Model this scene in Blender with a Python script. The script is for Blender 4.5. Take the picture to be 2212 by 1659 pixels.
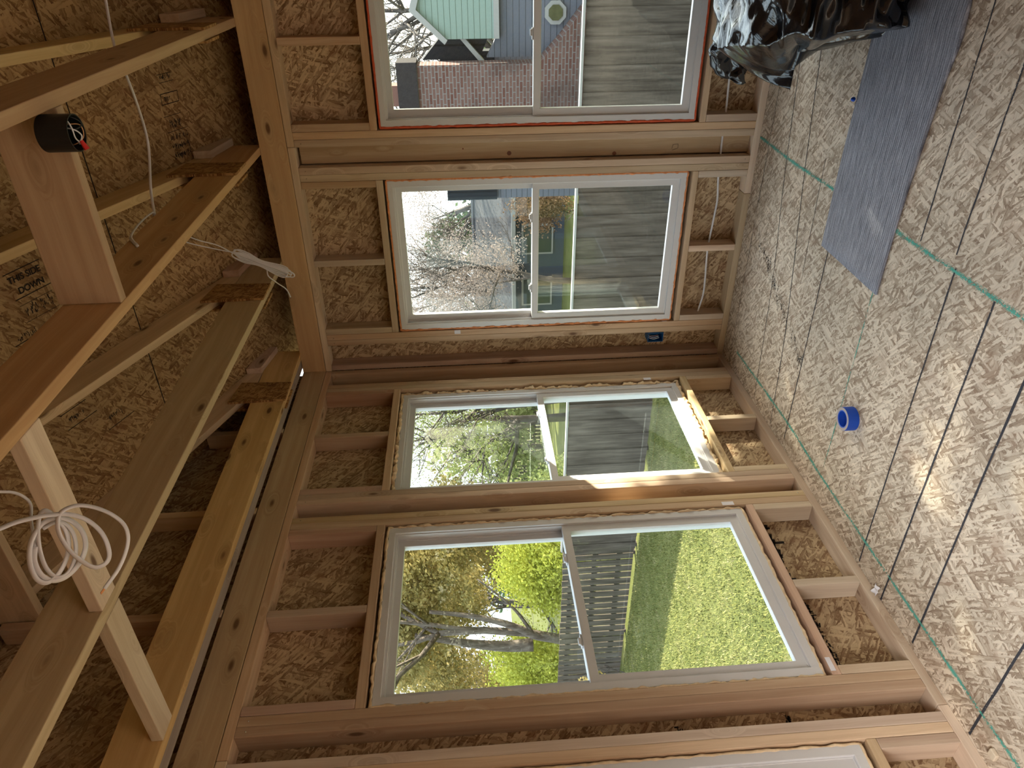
import bpy, bmesh, math, random
from mathutils import Vector, Matrix, Quaternion
from mathutils import noise as mnoise

for o in list(bpy.data.objects):
    bpy.data.objects.remove(o, do_unlink=True)
scene = bpy.context.scene
COL = scene.collection

# ------------------------------------------------------------------ camera
cam_d = bpy.data.cameras.new('camera'); cam = bpy.data.objects.new('camera', cam_d); COL.objects.link(cam)
cam_d.sensor_fit = 'HORIZONTAL'; cam_d.sensor_width = 36.0; cam_d.lens = 36.0 * 1533.64 / 2212.0
cam_d.clip_start = 0.05; cam_d.clip_end = 400
_r = Vector((-0.00810873, -0.07264346, -0.99732501))
_d = Vector((-0.8423706, -0.53693538, 0.04595833))
_f = Vector((-0.53883766, 0.84048993, -0.05683885))
_m = Matrix((_r, -_d, -_f)).transposed().to_4x4()
_m.translation = Vector((2.324, -3.875, 1.632))
cam.matrix_world = _m
scene.camera = cam

# ------------------------------------------------------------------ world, sun, added fill light behind the camera
world = bpy.data.worlds.new('sky'); scene.world = world; world.use_nodes = True
wn = world.node_tree.nodes; wl = world.node_tree.links
wn.clear()
sky = wn.new('ShaderNodeTexSky'); sky.sky_type = 'NISHITA'; sky.sun_disc = False
sky.sun_elevation = math.radians(29); sky.sun_rotation = math.radians(38.7); sky.dust_density = 3.5; sky.air_density = 1.3
haze = wn.new('ShaderNodeMixRGB'); haze.inputs[0].default_value = 0.55; haze.inputs[2].default_value = (6.2, 6.8, 7.4, 1)
bg = wn.new('ShaderNodeBackground'); bg.inputs[1].default_value = 0.34
wo = wn.new('ShaderNodeOutputWorld')
wl.new(sky.outputs[0], haze.inputs[1]); wl.new(haze.outputs[0], bg.inputs[0]); wl.new(bg.outputs[0], wo.inputs[0])

sun_d = bpy.data.lights.new('sun', 'SUN'); sun_d.energy = 15; sun_d.angle = math.radians(0.6); sun_d.color = (1.0, 0.90, 0.74)
sun = bpy.data.objects.new('sun', sun_d); COL.objects.link(sun)
sun.rotation_euler = Vector((-1, -1.25, -0.89)).to_track_quat('-Z', 'Y').to_euler()
sun.location = (8, 10, 7)

def area(name, loc, target, sx, sy, energy, color):
    d = bpy.data.lights.new(name, 'AREA'); d.shape = 'RECTANGLE'; d.size = sx; d.size_y = sy; d.energy = energy; d.color = color
    o = bpy.data.objects.new(name, d); COL.objects.link(o); o.location = loc
    o.rotation_euler = (Vector(target) - Vector(loc)).to_track_quat('-Z', 'Z').to_euler()
    return o
la = area('fill_light_back', (2.6, -5.5, 2.0), (1.7, -4.5, 0.0), 3.0, 1.2, 78, (0.98, 0.97, 0.95)); la.data.spread = math.radians(75)  # fill lamp added behind the camera; no opening is built there
def portal(loc, target, sx, sy):          # guides the sampling of the sky through a window opening; gives no light of its own
    o = area('window_portal', loc, target, sx, sy, 1, (1, 1, 1)); o.data.cycles.is_portal = True; return o
for t in (.71, 1.87, 3.04): portal((-.30, -t, 1.21), (5, -t, 1.21), .92, 1.70)
portal((.72, .30, 1.21), (.72, -5, 1.21), .92, 1.70); portal((2.28, .30, 1.21), (2.28, -5, 1.21), 1.66, 1.70)
scene.view_settings.view_transform = 'Standard'
scene.view_settings.look = 'None'
scene.view_settings.exposure = 0.88
scene.view_settings.gamma = 1.0
scene.view_settings.use_curve_mapping = False

# ------------------------------------------------------------------ node helpers
class N:
    def __init__(s, name):
        s.m = bpy.data.materials.new(name); s.m.use_nodes = True
        s.t = s.m.node_tree; s.t.nodes.clear()
        s.out = s.n('ShaderNodeOutputMaterial'); s.b = s.n('ShaderNodeBsdfPrincipled')
        s.l(s.b.outputs[0], s.out.inputs[0])
    def n(s, k): return s.t.nodes.new(k)
    def l(s, a, b): s.t.links.new(a, b)
    def put(s, sock, v):
        if isinstance(v, bpy.types.NodeSocket): s.l(v, sock)
        else: sock.default_value = v
    def math(s, op, a, b=None, c=None, clamp=False):
        q = s.n('ShaderNodeMath'); q.operation = op; q.use_clamp = clamp
        s.put(q.inputs[0], a)
        if b is not None: s.put(q.inputs[1], b)
        if c is not None: s.put(q.inputs[2], c)
        return q.outputs[0]
    def vmath(s, op, a, b=None):
        q = s.n('ShaderNodeVectorMath'); q.operation = op; s.put(q.inputs[0], a)
        if b is not None: s.put(q.inputs[1], b)
        return q.outputs[0]
    def mix(s, fac, a, b, typ='MIX'):
        q = s.n('ShaderNodeMix'); q.data_type = 'RGBA'; q.blend_type = typ
        s.put(q.inputs[0], fac)
        s.put(q.inputs[6], a if isinstance(a, bpy.types.NodeSocket) else tuple(a)+(1,))
        s.put(q.inputs[7], b if isinstance(b, bpy.types.NodeSocket) else tuple(b)+(1,))
        return q.outputs[2]
    def fmix(s, fac, a, b):
        q = s.n('ShaderNodeMix'); q.data_type = 'FLOAT'; s.put(q.inputs[0], fac); s.put(q.inputs[2], a); s.put(q.inputs[3], b)
        return q.outputs[0]
    def noise(s, vec, scale, detail=2, rough=.5, dim='3D', out=0):
        q = s.n('ShaderNodeTexNoise'); q.noise_dimensions = dim; q.inputs['Scale'].default_value = scale
        q.inputs['Detail'].default_value = detail; q.inputs['Roughness'].default_value = rough
        if vec is not None: s.l(vec, q.inputs['Vector'])
        return q.outputs[out]
    def ramp(s, fac, stops, interp='LINEAR'):
        q = s.n('ShaderNodeValToRGB'); s.put(q.inputs[0], fac); r = q.color_ramp; r.interpolation = interp
        while len(r.elements) < len(stops): r.elements.new(0.5)
        for e, (p, c) in zip(r.elements, stops):
            e.position = p; e.color = tuple(c)+(1,) if len(c) == 3 else c
        return q.outputs[0]
    def smooth(s, v, a, b):
        q = s.n('ShaderNodeMapRange'); q.interpolation_type = 'SMOOTHSTEP'; s.put(q.inputs[0], v)
        q.inputs[1].default_value = a; q.inputs[2].default_value = b
        return q.outputs[0]
    def obj(s): return s.n('ShaderNodeTexCoord').outputs['Object']
    def bump(s, h, strength=.3, dist=.002):
        q = s.n('ShaderNodeBump'); q.inputs['Strength'].default_value = strength; q.inputs['Distance'].default_value = dist
        s.l(h, q.inputs['Height']); s.l(q.outputs[0], s.b.inputs['Normal'])
    def set(s, color=None, rough=None, spec=None, metal=None):
        if color is not None: s.put(s.b.inputs['Base Color'], color if isinstance(color, bpy.types.NodeSocket) else tuple(color)+(1,))
        if rough is not None: s.put(s.b.inputs['Roughness'], rough)
        if spec is not None: s.b.inputs['Specular IOR Level'].default_value = spec
        if metal is not None: s.b.inputs['Metallic'].default_value = metal

def flat(name, color, rough=.6, spec=.4, metal=0.0, var=.06, scale=20):
    w = N(name); n = w.noise(w.obj(), scale, 3)
    c = w.mix(n, tuple(x*(1-var) for x in color), tuple(min(1, x*(1+var)) for x in color))
    w.set(c, rough, spec, metal); return w.m

def osb(name, plane, dark, mid, light, k=1.0, red=(.22, .085, .035), rough=.75):
    """oriented strand board: four overlapping layers of elongated flakes"""
    w = N(name)
    sep = w.n('ShaderNodeSeparateXYZ'); w.l(w.obj(), sep.inputs[0])
    com = w.n('ShaderNodeCombineXYZ')
    a, b = {'XY': (0, 1), 'XZ': (0, 2), 'YZ': (1, 2)}[plane]
    w.l(sep.outputs[a], com.inputs[0]); w.l(sep.outputs[b], com.inputs[1])
    base = com.outputs[0]
    wob = w.noise(base, 60*k, 3, .6, '2D', 1)
    wob = w.vmath('SUBTRACT', wob, (.5, .5, .5))
    wsc = w.n('ShaderNodeVectorMath'); wsc.operation = 'SCALE'; w.l(wob, wsc.inputs[0]); wsc.inputs[3].default_value = .010/k
    base = w.vmath('ADD', base, wsc.outputs[0])
    val = None
    for i, (ang, sx, sy, thr) in enumerate([(20, 14, 60, 0), (100, 13, 66, .45), (-38, 11, 75, .50), (62, 14, 85, .54), (5, 12, 100, .58), (-75, 10, 72, .64), (40, 16, 120, .62)]):
        rot = w.n('ShaderNodeVectorRotate'); rot.rotation_type = 'Z_AXIS'; rot.inputs['Angle'].default_value = math.radians(ang)
        w.l(base, rot.inputs['Vector'])
        sc = w.vmath('MULTIPLY', rot.outputs[0], (sx*k, sy*k, 1))
        sc = w.vmath('ADD', sc, (7.3*i, 3.1*i, 0))
        v = w.n('ShaderNodeTexVoronoi'); v.voronoi_dimensions = '2D'; v.inputs['Scale'].default_value = 1.0
        w.l(sc, v.inputs['Vector'])
        cs = w.n('ShaderNodeSeparateColor'); w.l(v.outputs['Color'], cs.inputs[0])
        fib = w.noise(w.vmath('MULTIPLY', sc, (1.0, 5.0, 1)), 1.0, 3, .6, '2D')
        g = w.math('ADD', w.math('MULTIPLY', cs.outputs[1], .62), w.math('MULTIPLY', fib, .38))
        edge = w.smooth(v.outputs['Distance'], .38, .80)
        g = w.math('SUBTRACT', g, w.math('MULTIPLY', edge, .26))
        if val is None: val = g
        else: val = w.fmix(w.smooth(cs.outputs[0], thr, thr+.04), val, g)
    c = w.ramp(val, [(.10, dark), (.34, mid), (.56, light), (.85, tuple(min(1, x*1.18) for x in light))])
    rn = w.noise(base, 9*k, 2, .5, '2D')
    rv = w.math('MULTIPLY', w.smooth(rn, .60, .75), .35)
    c = w.mix(rv, c, red)
    big = w.noise(base, 1.3, 2, .5, '2D')
    c = w.mix(1.0, c, w.ramp(big, [(.3, (.82, .82, .80)), (.7, (1.1, 1.08, 1.05))]), 'MULTIPLY')
    w.set(c, rough, .3)
    w.bump(val, .35, .003)
    return w.m

def lumber(name, light, dark, knot=(.10, .035, .012), knots=.72, rough=.62):
    """boards: local X is the length of the board"""
    w = N(name)
    info = w.n('ShaderNodeObjectInfo')
    off = w.n('ShaderNodeCombineXYZ')
    w.l(w.math('MULTIPLY', info.outputs['Random'], 37.0), off.inputs[0])
    w.l(w.math('MULTIPLY', info.outputs['Random'], 13.0), off.inputs[1])
    w.l(w.math('MULTIPLY', info.outputs['Random'], 5.0), off.inputs[2])
    p = w.vmath('ADD', w.obj(), off.outputs[0])
    kv = w.n('ShaderNodeTexVoronoi'); kv.inputs['Scale'].default_value = 1.0
    kp = w.vmath('MULTIPLY', p, (4.2, 11, 11)); w.l(kp, kv.inputs['Vector'])
    kc = w.n('ShaderNodeSeparateColor'); w.l(kv.outputs['Color'], kc.inputs[0])
    gate = w.math('GREATER_THAN', kc.outputs[0], knots)
    kd = kv.outputs['Distance']
    km = w.math('MULTIPLY', w.math('SUBTRACT', 1.0, w.smooth(kd, .07, .17)), gate)
    halo = w.math('MULTIPLY', w.math('SUBTRACT', 1.0, w.smooth(kd, .10, .45)), gate)
    warp = w.noise(p, 2.0, 2, .5, '3D', 1)
    ws = w.n('ShaderNodeVectorMath'); ws.operation = 'SCALE'; w.l(w.vmath('SUBTRACT', warp, (.5, .5, .5)), ws.inputs[0]); ws.inputs[3].default_value = .035
    q = w.vmath('ADD', p, ws.outputs[0])
    hb = w.n('ShaderNodeCombineXYZ'); w.l(w.math('MULTIPLY', halo, .25), hb.inputs[1])
    q = w.vmath('ADD', q, hb.outputs[0])
    g1 = w.noise(w.vmath('MULTIPLY', q, (.9, 26, 26)), 1.0, 4, .55)
    g2 = w.noise(w.vmath('MULTIPLY', q, (4, 240, 240)), 1.0, 2, .5)
    g3 = w.noise(w.vmath('MULTIPLY', q, (1.2, 5, 5)), 1.0, 2, .5)
    v = w.math('ADD', w.math('MULTIPLY', g1, .62), w.math('ADD', w.math('MULTIPLY', g2, .14), w.math('MULTIPLY', g3, .24)))
    c = w.ramp(v, [(.34, dark), (.50, tuple((a+b)/2 for a, b in zip(light, dark))), (.62, light)])
    hsv = w.n('ShaderNodeHueSaturation'); w.l(c, hsv.inputs['Color'])
    w.l(w.math('ADD', w.math('MULTIPLY', info.outputs['Random'], .34), .84), hsv.inputs['Value'])
    r2 = w.math('FRACT', w.math('MULTIPLY', info.outputs['Random'], 17.3))
    w.l(w.math('ADD', w.math('MULTIPLY', r2, .30), .82), hsv.inputs['Saturation'])
    w.l(w.math('ADD', w.math('MULTIPLY', w.math('FRACT', w.math('MULTIPLY', info.outputs['Random'], 7.7)), .022), .487), hsv.inputs['Hue'])
    c = w.mix(w.math('MULTIPLY', halo, .30), hsv.outputs[0], tuple(x*.62 for x in dark))
    c = w.mix(w.math('MULTIPLY', km, .85), c, knot)
    w.set(c, rough, .35)
    w.bump(g1, .12, .002)
    return w.m

M = {}
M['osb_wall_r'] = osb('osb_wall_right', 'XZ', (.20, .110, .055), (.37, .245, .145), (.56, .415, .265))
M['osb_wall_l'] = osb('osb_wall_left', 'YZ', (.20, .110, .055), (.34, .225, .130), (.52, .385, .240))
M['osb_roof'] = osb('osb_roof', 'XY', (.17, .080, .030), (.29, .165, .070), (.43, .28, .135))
M['osb_floor'] = osb('osb_floor', 'XY', (.27, .19, .135), (.44, .345, .26), (.64, .545, .445), 1.1, (.36, .24, .17))
M['osb_gusset'] = osb('osb_gusset', 'YZ', (.14, .055, .018), (.28, .14, .05), (.42, .25, .10), 1.3)
M['pine'] = lumber('pine_stud', (.66, .495, .325), (.46, .300, .170))
M['pine_pink'] = lumber('pine_pinkish', (.60, .430, .300), (.42, .260, .165))
M['pine_orange'] = lumber('pine_orange', (.70, .40, .22), (.50, .25, .12))
M['pine_pale'] = lumber('pine_pale', (.70, .57, .42), (.50, .36, .24))
M['pine_beam'] = lumber('pine_beam', (.62, .44, .22), (.47, .300, .135), knots=.12)
M['pine_joist'] = lumber('pine_joist', (.64, .45, .24), (.48, .305, .145), knots=.62)
M['pine_grey'] = lumber('weathered_board', (.44, .38, .31), (.28, .22, .17))
M['vinyl'] = flat('white_vinyl', (.66, .645, .65), .35, .45, var=.02)
M['foam_red'] = flat('red_foam', (.62, .10, .035), .6, .3, var=.3, scale=60)
M['foam_orange'] = flat('orange_foam', (.70, .27, .11), .65, .3, var=.35, scale=60)
M['foam_cream'] = flat('cream_foam', (.74, .56, .36), .65, .3, var=.3, scale=50)
M['cable'] = flat('white_cable', (.74, .72, .74), .4, .4, var=.04)
M['black_plastic'] = flat('black_plastic', (.012, .012, .013), .45, .4)
M['blue_plastic'] = flat('blue_plastic', (.012, .11, .30), .4, .4)
M['red_plastic'] = flat('red_plastic', (.65, .03, .03), .4, .4)
M['tape_blue'] = flat('blue_tape', (.012, .075, .48), .5, .35)
M['cardboard'] = flat('cardboard', (.42, .36, .33), .8, .2)
M['copper'] = flat('bare_copper', (.70, .36, .18), .3, .5, 1.0)
M['paper'] = flat('white_paper', (.78, .76, .80), .7, .2)
M['ink'] = flat('black_ink', (.025, .02, .018), .8, .1, var=.4)
M['steel'] = flat('nail_steel', (.8, .78, .75), .25, .5, 1.0)
M['caulk'] = flat('sealant', (.55, .53, .5), .6)

# chalk line materials: broken, dusty edges
def chalk(name, color, amount):
    w = N(name); p = w.obj()
    n = w.noise(p, 130, 3, .7); n2 = w.noise(p, 12, 2, .5)
    a = w.smooth(w.math('ADD', n, w.math('MULTIPLY', n2, .4)), amount, amount+.10)
    w.set(color, .9, .1); w.l(a, w.b.inputs['Alpha']); return w.m
M['chalk_green'] = chalk('green_chalk', (.10, .36, .29), .60)
M['chalk_green_soft'] = chalk('green_chalk_dust', (.24, .42, .34), .68)
M['chalk_black'] = chalk('black_chalk', (.05, .05, .058), .50)
M['ink_faded'] = chalk('faded_ink', (.06, .055, .055), .70)

def glass_mat():
    m = bpy.data.materials.new('window_glass'); m.use_nodes = True; t = m.node_tree; t.nodes.clear()
    o = t.nodes.new('ShaderNodeOutputMaterial'); tr = t.nodes.new('ShaderNodeBsdfTransparent'); tr.inputs[0].default_value = (.93, .965, .95, 1)
    gl = t.nodes.new('ShaderNodeBsdfGlossy'); gl.inputs[0].default_value = (.92, 1, .96, 1); gl.inputs['Roughness'].default_value = .0
    ge = t.nodes.new('ShaderNodeNewGeometry'); dt = t.nodes.new('ShaderNodeVectorMath'); dt.operation = 'DOT_PRODUCT'
    t.links.new(ge.outputs['Incoming'], dt.inputs[0]); t.links.new(ge.outputs['Normal'], dt.inputs[1])
    def mth(op, a, b=0.0):
        q = t.nodes.new('ShaderNodeMath'); q.operation = op
        for i, x in enumerate((a, b)):
            if isinstance(x, float): q.inputs[i].default_value = x
            else: t.links.new(x, q.inputs[i])
        return q.outputs[0]
    ct = mth('ABSOLUTE', dt.outputs['Value']); fz = mth('MULTIPLY_ADD', mth('POWER', mth('SUBTRACT', 1.0, ct), 5.0), .95); fz.node.inputs[2].default_value = .022
    mx = t.nodes.new('ShaderNodeMixShader'); t.links.new(fz, mx.inputs[0])
    t.links.new(tr.outputs[0], mx.inputs[1]); t.links.new(gl.outputs[0], mx.inputs[2])
    # dusty film
    df = t.nodes.new('ShaderNodeBsdfDiffuse'); df.inputs[0].default_value = (.75, .8, .82, 1)
    tc = t.nodes.new('ShaderNodeTexCoord'); ns = t.nodes.new('ShaderNodeTexNoise'); ns.inputs['Scale'].default_value = 3.0; ns.inputs['Detail'].default_value = 5
    t.links.new(tc.outputs['Object'], ns.inputs['Vector'])
    mr = t.nodes.new('ShaderNodeMapRange'); mr.inputs[1].default_value = .35; mr.inputs[2].default_value = .8; mr.inputs[3].default_value = .002; mr.inputs[4].default_value = .022
    t.links.new(ns.outputs[0], mr.inputs[0])
    m2 = t.nodes.new('ShaderNodeMixShader'); t.links.new(mr.outputs[0], m2.inputs[0]); t.links.new(mx.outputs[0], m2.inputs[1]); t.links.new(df.outputs[0], m2.inputs[2])
    t.links.new(m2.outputs[0], o.inputs[0]); return m
M['glass'] = glass_mat()

# ------------------------------------------------------------------ object helpers
def tag(o, label=None, cat=None, group=None, kind=None):
    if label: o['label'] = label
    if cat: o['category'] = cat
    if group: o['group'] = group
    if kind: o['kind'] = kind
    return o
def mesh_obj(name, verts, faces, mat, parent=None, smooth=False):
    me = bpy.data.meshes.new(name); me.from_pydata([tuple(v) for v in verts], [], faces); me.update()
    if mat: me.materials.append(mat)
    if smooth:
        for p in me.polygons: p.use_smooth = True
    o = bpy.data.objects.new(name, me); COL.objects.link(o)
    if parent: o.parent = parent
    return o
def bm_obj(name, bm, mat, parent=None, smooth=False):
    bmesh.ops.recalc_face_normals(bm, faces=bm.faces[:])
    me = bpy.data.meshes.new(name); bm.to_mesh(me); bm.free()
    if mat: me.materials.append(mat)
    if smooth:
        for p in me.polygons: p.use_smooth = True
    o = bpy.data.objects.new(name, me); COL.objects.link(o)
    if parent: o.parent = parent
    return o
def empty(name, loc=(0, 0, 0)):
    o = bpy.data.objects.new(name, None); COL.objects.link(o); o.location = loc; o.empty_display_size = .1
    return o
def adopt(child, parent):
    child.parent = parent
    child.matrix_parent_inverse = Matrix.Translation(-parent.location) @ Matrix() if parent.type == 'EMPTY' else parent.matrix_basis.inverted()
    return child
def add_box(bm, x0, x1, y0, y1, z0, z1, bev=0.0):
    r = bmesh.ops.create_cube(bm, size=1.0)
    vs = r['verts']
    for v in vs:
        v.co = Vector((x0 + (v.co.x+.5)*(x1-x0), y0 + (v.co.y+.5)*(y1-y0), z0 + (v.co.z+.5)*(z1-z0)))
    if bev > 0:
        es = list({e for v in vs for e in v.link_edges})
        bmesh.ops.bevel(bm, geom=es, offset=bev, segments=2, profile=.5, affect='EDGES')
def board(name, x0, x1, y0, y1, z0, z1, mat, parent=None, bev=.003):
    """an axis-aligned board whose local X runs along its length"""
    d = (x1-x0, y1-y0, z1-z0); ax = max(range(3), key=lambda i: d[i])
    rot = {0: Matrix.Identity(3), 1: Matrix(((0, -1, 0), (1, 0, 0), (0, 0, 1))), 2: Matrix(((0, 0, -1), (0, 1, 0), (1, 0, 0)))}[ax]
    loc = {0: d, 1: (d[1], d[0], d[2]), 2: (d[2], d[1], d[0])}[ax]
    bm = bmesh.new(); add_box(bm, -loc[0]/2, loc[0]/2, -loc[1]/2, loc[1]/2, -loc[2]/2, loc[2]/2, bev)
    o = bm_obj(name, bm, M[mat] if isinstance(mat, str) else mat)
    mw = rot.to_4x4(); mw.translation = Vector(((x0+x1)/2, (y0+y1)/2, (z0+z1)/2))
    o.matrix_basis = mw
    if parent: adopt(o, parent)
    return o
def box(name, x0, x1, y0, y1, z0, z1, mat, parent=None, bev=0.0):
    bm = bmesh.new(); add_box(bm, x0, x1, y0, y1, z0, z1, bev)
    o = bm_obj(name, bm, M[mat] if isinstance(mat, str) else mat)
    if parent: adopt(o, parent)
    return o
def catmull(pts, k=6):
    P = [Vector(p) for p in pts]; P = [P[0]*2-P[1]] + P + [P[-1]*2-P[-2]]; out = []
    for i in range(1, len(P)-2):
        a, b, c, d = P[i-1:i+3]
        for j in range(k):
            t = j/k
            out.append(.5*((2*b) + (c-a)*t + (2*a-5*b+4*c-d)*t*t + (3*b-a-3*c+d)*t**3))
    out.append(P[-2]); return out
def add_tube(verts, faces, pts, r, r2=None, n=8, up=None, taper=None):
    r2 = r2 or r; base = len(verts); m = len(pts)
    t0 = (pts[1]-pts[0]).normalized(); u = Vector(up or (0.13, 0.31, .94)); u = (u - t0*u.dot(t0)).normalized()
    for i in range(m):
        t = (pts[min(i+1, m-1)] - pts[max(i-1, 0)])
        if t.length < 1e-9: t = t0
        t.normalize(); u = u - t*u.dot(t); u.normalize(); s = t.cross(u)
        k = 1.0 if taper is None else 1 + (taper-1)*i/(m-1)
        for j in range(n):
            a = 2*math.pi*j/n
            verts.append(pts[i] + u*(math.cos(a)*r*k) + s*(math.sin(a)*r2*k))
    for i in range(m-1):
        for j in range(n):
            faces.append((base+i*n+j, base+i*n+(j+1) % n, base+(i+1)*n+(j+1) % n, base+(i+1)*n+j))
    faces.append(tuple(base+j for j in range(n))[::-1]); faces.append(tuple(base+(m-1)*n+j for j in range(n)))
def tube(name, pts, r, mat, r2=None, parent=None, n=8, k=6, up=None):
    v, f = [], []; add_tube(v, f, catmull(pts, k), r, r2, n, up)
    o = mesh_obj(name, v, f, M[mat] if isinstance(mat, str) else mat, None, True)
    if parent: adopt(o, parent)
    return o

# ------------------------------------------------------------------ the shell
FW = 0.038                       # board thickness
D4 = 0.089                       # 2x4 width
ZP, ZT, ZB, ZJ = 0.038, 2.501, 2.541, 2.681   # bottom plate top, stud top, beam bottom, beam top
def roof_z(y): return 2.887 - .385*y if y > -1.80 else 2.887+.385*1.80 + (y+1.80)*.17
XE, YE = 4.9, -5.7
# openings: (u0, u1) along the wall, sill and header planes
OZ0, OZ1 = 0.352, 2.062
R_OPEN = [(.2535, 1.1870), (1.4490, 3.110)]  # second opening widened out of view so sun reaches the floor
L_OPEN = [(.2485, 1.1650), (1.4110, 2.334), (2.582, 3.50)]

def wall_sheet(name, along, off0, off1, u0, u1, z0, z1, opens, mat):
    """one sheet of sheathing with window openings; along='x' (right wall) or 'y' (left wall)"""
    bm = bmesh.new()
    opens = [(a+.030, b-.030) for a, b in opens]
    us = sorted([u0, u1] + [e for a in opens for e in a]); zs = [z0, OZ0+.05, OZ1-.04, z1]
    for i in range(len(us)-1):
        for j in range(3):
            a, b = us[i], us[i+1]
            if j == 1 and any(abs(a-p) < 1e-6 and abs(b-q) < 1e-6 for p, q in opens): continue
            if along == 'x': add_box(bm, a, b, off0, off1, zs[j], zs[j+1])
            else: add_box(bm, off0, off1, -b, -a, zs[j], zs[j+1])
    return tag(bm_obj(name, bm, M[mat]), kind='structure')
floor = tag(box('floor', -.10, XE, YE, .10, -.02, 0.0, 'osb_floor'), kind='structure')
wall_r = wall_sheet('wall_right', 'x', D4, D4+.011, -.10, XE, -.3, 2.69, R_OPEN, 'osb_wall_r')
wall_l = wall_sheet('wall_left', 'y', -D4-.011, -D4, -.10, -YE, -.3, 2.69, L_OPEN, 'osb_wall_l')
# walls behind the camera
tag(box('wall_back', -.10, XE, YE-.02, YE, -.02, 3.0, 'osb_wall_r'), kind='structure')
tag(box('wall_side', XE, XE+.02, YE, .10, -.02, 3.6, 'osb_wall_l'), kind='structure')
# roof deck (two slopes), gable end and eave closure
bm = bmesh.new()
prof = [(.62, roof_z(.62)), (-1.80, roof_z(-1.80)), (YE-.02, roof_z(YE))]
vs = []
for x in (-.16, XE+.02):
    for dz in (0, .012):
        for (y, z) in prof: vs.append(bm.verts.new((x, y, z+dz)))
def q(*i): bm.faces.new([vs[k] for k in i])
q(0, 1, 7, 6); q(1, 2, 8, 7); q(3, 4, 10, 9); q(4, 5, 11, 10); q(0, 1, 4, 3); q(1, 2, 5, 4); q(6, 7, 10, 9); q(7, 8, 11, 10); q(0, 3, 9, 6); q(2, 5, 11, 8)
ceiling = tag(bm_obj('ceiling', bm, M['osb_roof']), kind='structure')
gv = [(.10, 2.69), (.10, roof_z(.10)), (-1.80, roof_z(-1.80)), (YE, roof_z(YE)), (YE, 2.69)]
verts = [(-D4-.011, y, z) for y, z in gv] + [(-D4, y, z) for y, z in gv]
n5 = 5
gable = tag(mesh_obj('wall_gable', verts, [tuple(range(5)), tuple(range(9, 4, -1))] + [(i, (i+1) % 5, 5+(i+1) % 5, 5+i) for i in range(5)], M['osb_wall_l']), kind='structure')
tag(box('trim_1', -.16, XE, .60, .62, 2.56, roof_z(.62), 'pine_grey'), kind='structure')   # fascia
tag(box('trim_2', -.16, XE, .10, .60, 2.60, 2.612, 'osb_wall_r'), kind='structure')        # soffit
# a gap between two roof sheets, with small seam strip
box('sheet_joint', -.08, XE, -.779, -.774, roof_z(-.776)-.0012, roof_z(-.776)+.001, 'ink', ceiling)

# ------------------------------------------------------------------ framing of the right-hand (window) wall: boards run up from the floor
rnd = random.Random(4)
def nail(parent, p, nrm='y'):
    bm = bmesh.new(); bmesh.ops.create_uvsphere(bm, u_segments=8, v_segments=5, radius=.0032)
    for v in bm.verts: v.co += Vector(p)
    adopt(bm_obj('nail_head', bm, M['steel'], None, True), parent)
def stud_r(name, x0, x1, z0, z1, label, cat, mat='pine', y0=0.0, y1=D4, nails=(), grp=None):
    o = board(name, x0, x1, y0, y1, z0, z1, mat)
    for (x, z) in nails: nail(o, (x, y0+.0005, z))
    return tag(o, label, cat, grp)
def stud_l(name, t0, t1, z0, z1, label, cat, mat='pine', nails=(), x0=-D4, x1=0.0):
    o = board(name, x0, x1, -t1, -t0, z0, z1, mat)
    for (t, z) in nails: nail(o, (x1-.0005, -t, z))
    return tag(o, label, cat)
S = 'wall_stud'; CR = 'cripple_stud'
stud_r(S, .0005, .038, ZP, ZT, 'wooden stud in the room corner, at the end of the wall with the black bag', 'stud', 'pine_pink')
j2 = stud_r(S, .177, .2145, ZP, ZT, 'king stud carrying the blue outlet box near the room corner', 'stud', nails=[(.195, 2.46)])
j1 = stud_r(S, .2150, .2525, ZP, ZT, 'jack stud touching the corner side of the window with the grey shingle roof view', 'stud', nails=[(.23, 2.46)])
k5 = stud_r(S, 1.188, 1.2260, ZP, ZT, 'jack stud on the far-from-corner side of the shingle-roof-view window', 'stud', 'pine', nails=[(1.207, 2.465)])
k4 = stud_r(S, 1.2265, 1.2645, ZP, ZT, 'king stud beside the recessed wide board, on its corner side', 'stud', 'pine', nails=[(1.246, 2.465), (1.246, .065)])
k3 = board('backing_board', 1.272, 1.366, .051, D4, ZP, ZT-.012, 'pine')
tag(k3, 'wide recessed knotty board set flat between the stud pairs of the two front windows', 'board')
v, f = [], []
for a, b in [((1.300, .470), (1.322, .466)), ((1.322, .466), (1.325, .438)), ((1.325, .438), (1.303, .437)), ((1.303, .437), (1.292, .468))]:
    add_tube(v, f, [Vector((a[0], .0505, a[1])), Vector((b[0], .0505, b[1]))], .0009, n=5)
adopt(mesh_obj('pencil_mark', v, f, M['ink']), k3)
for (kx, kz, kr) in [(1.300, 1.37, .012), (1.283, .79, .011), (1.33, 1.62, .004)]:
    bm = bmesh.new(); bmesh.ops.create_cone(bm, segments=16, radius1=kr, radius2=kr, depth=.002, cap_ends=True, matrix=Matrix.Translation((kx, .0505, kz)) @ Matrix.Rotation(math.pi/2, 4, 'X'))
    adopt(bm_obj('knot', bm, flat('dark_knot', (.17, .055, .022), .5, .4, var=.35, scale=90)), k3)
k2 = stud_r(S, 1.3710, 1.4090, ZP, ZT, 'king stud beside the recessed wide board, on its black-bag side', 'stud', nails=[(1.39, 2.465)])
k1 = stud_r(S, 1.4095, 1.4475, ZP, ZT, 'jack stud along the red-sealed edge of the brick-chimney-view window', 'stud')
stud_r(S, 3.1115, 3.1495, ZP, ZT, 'jack stud at the outer end of the window above the black bag', 'stud')

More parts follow.
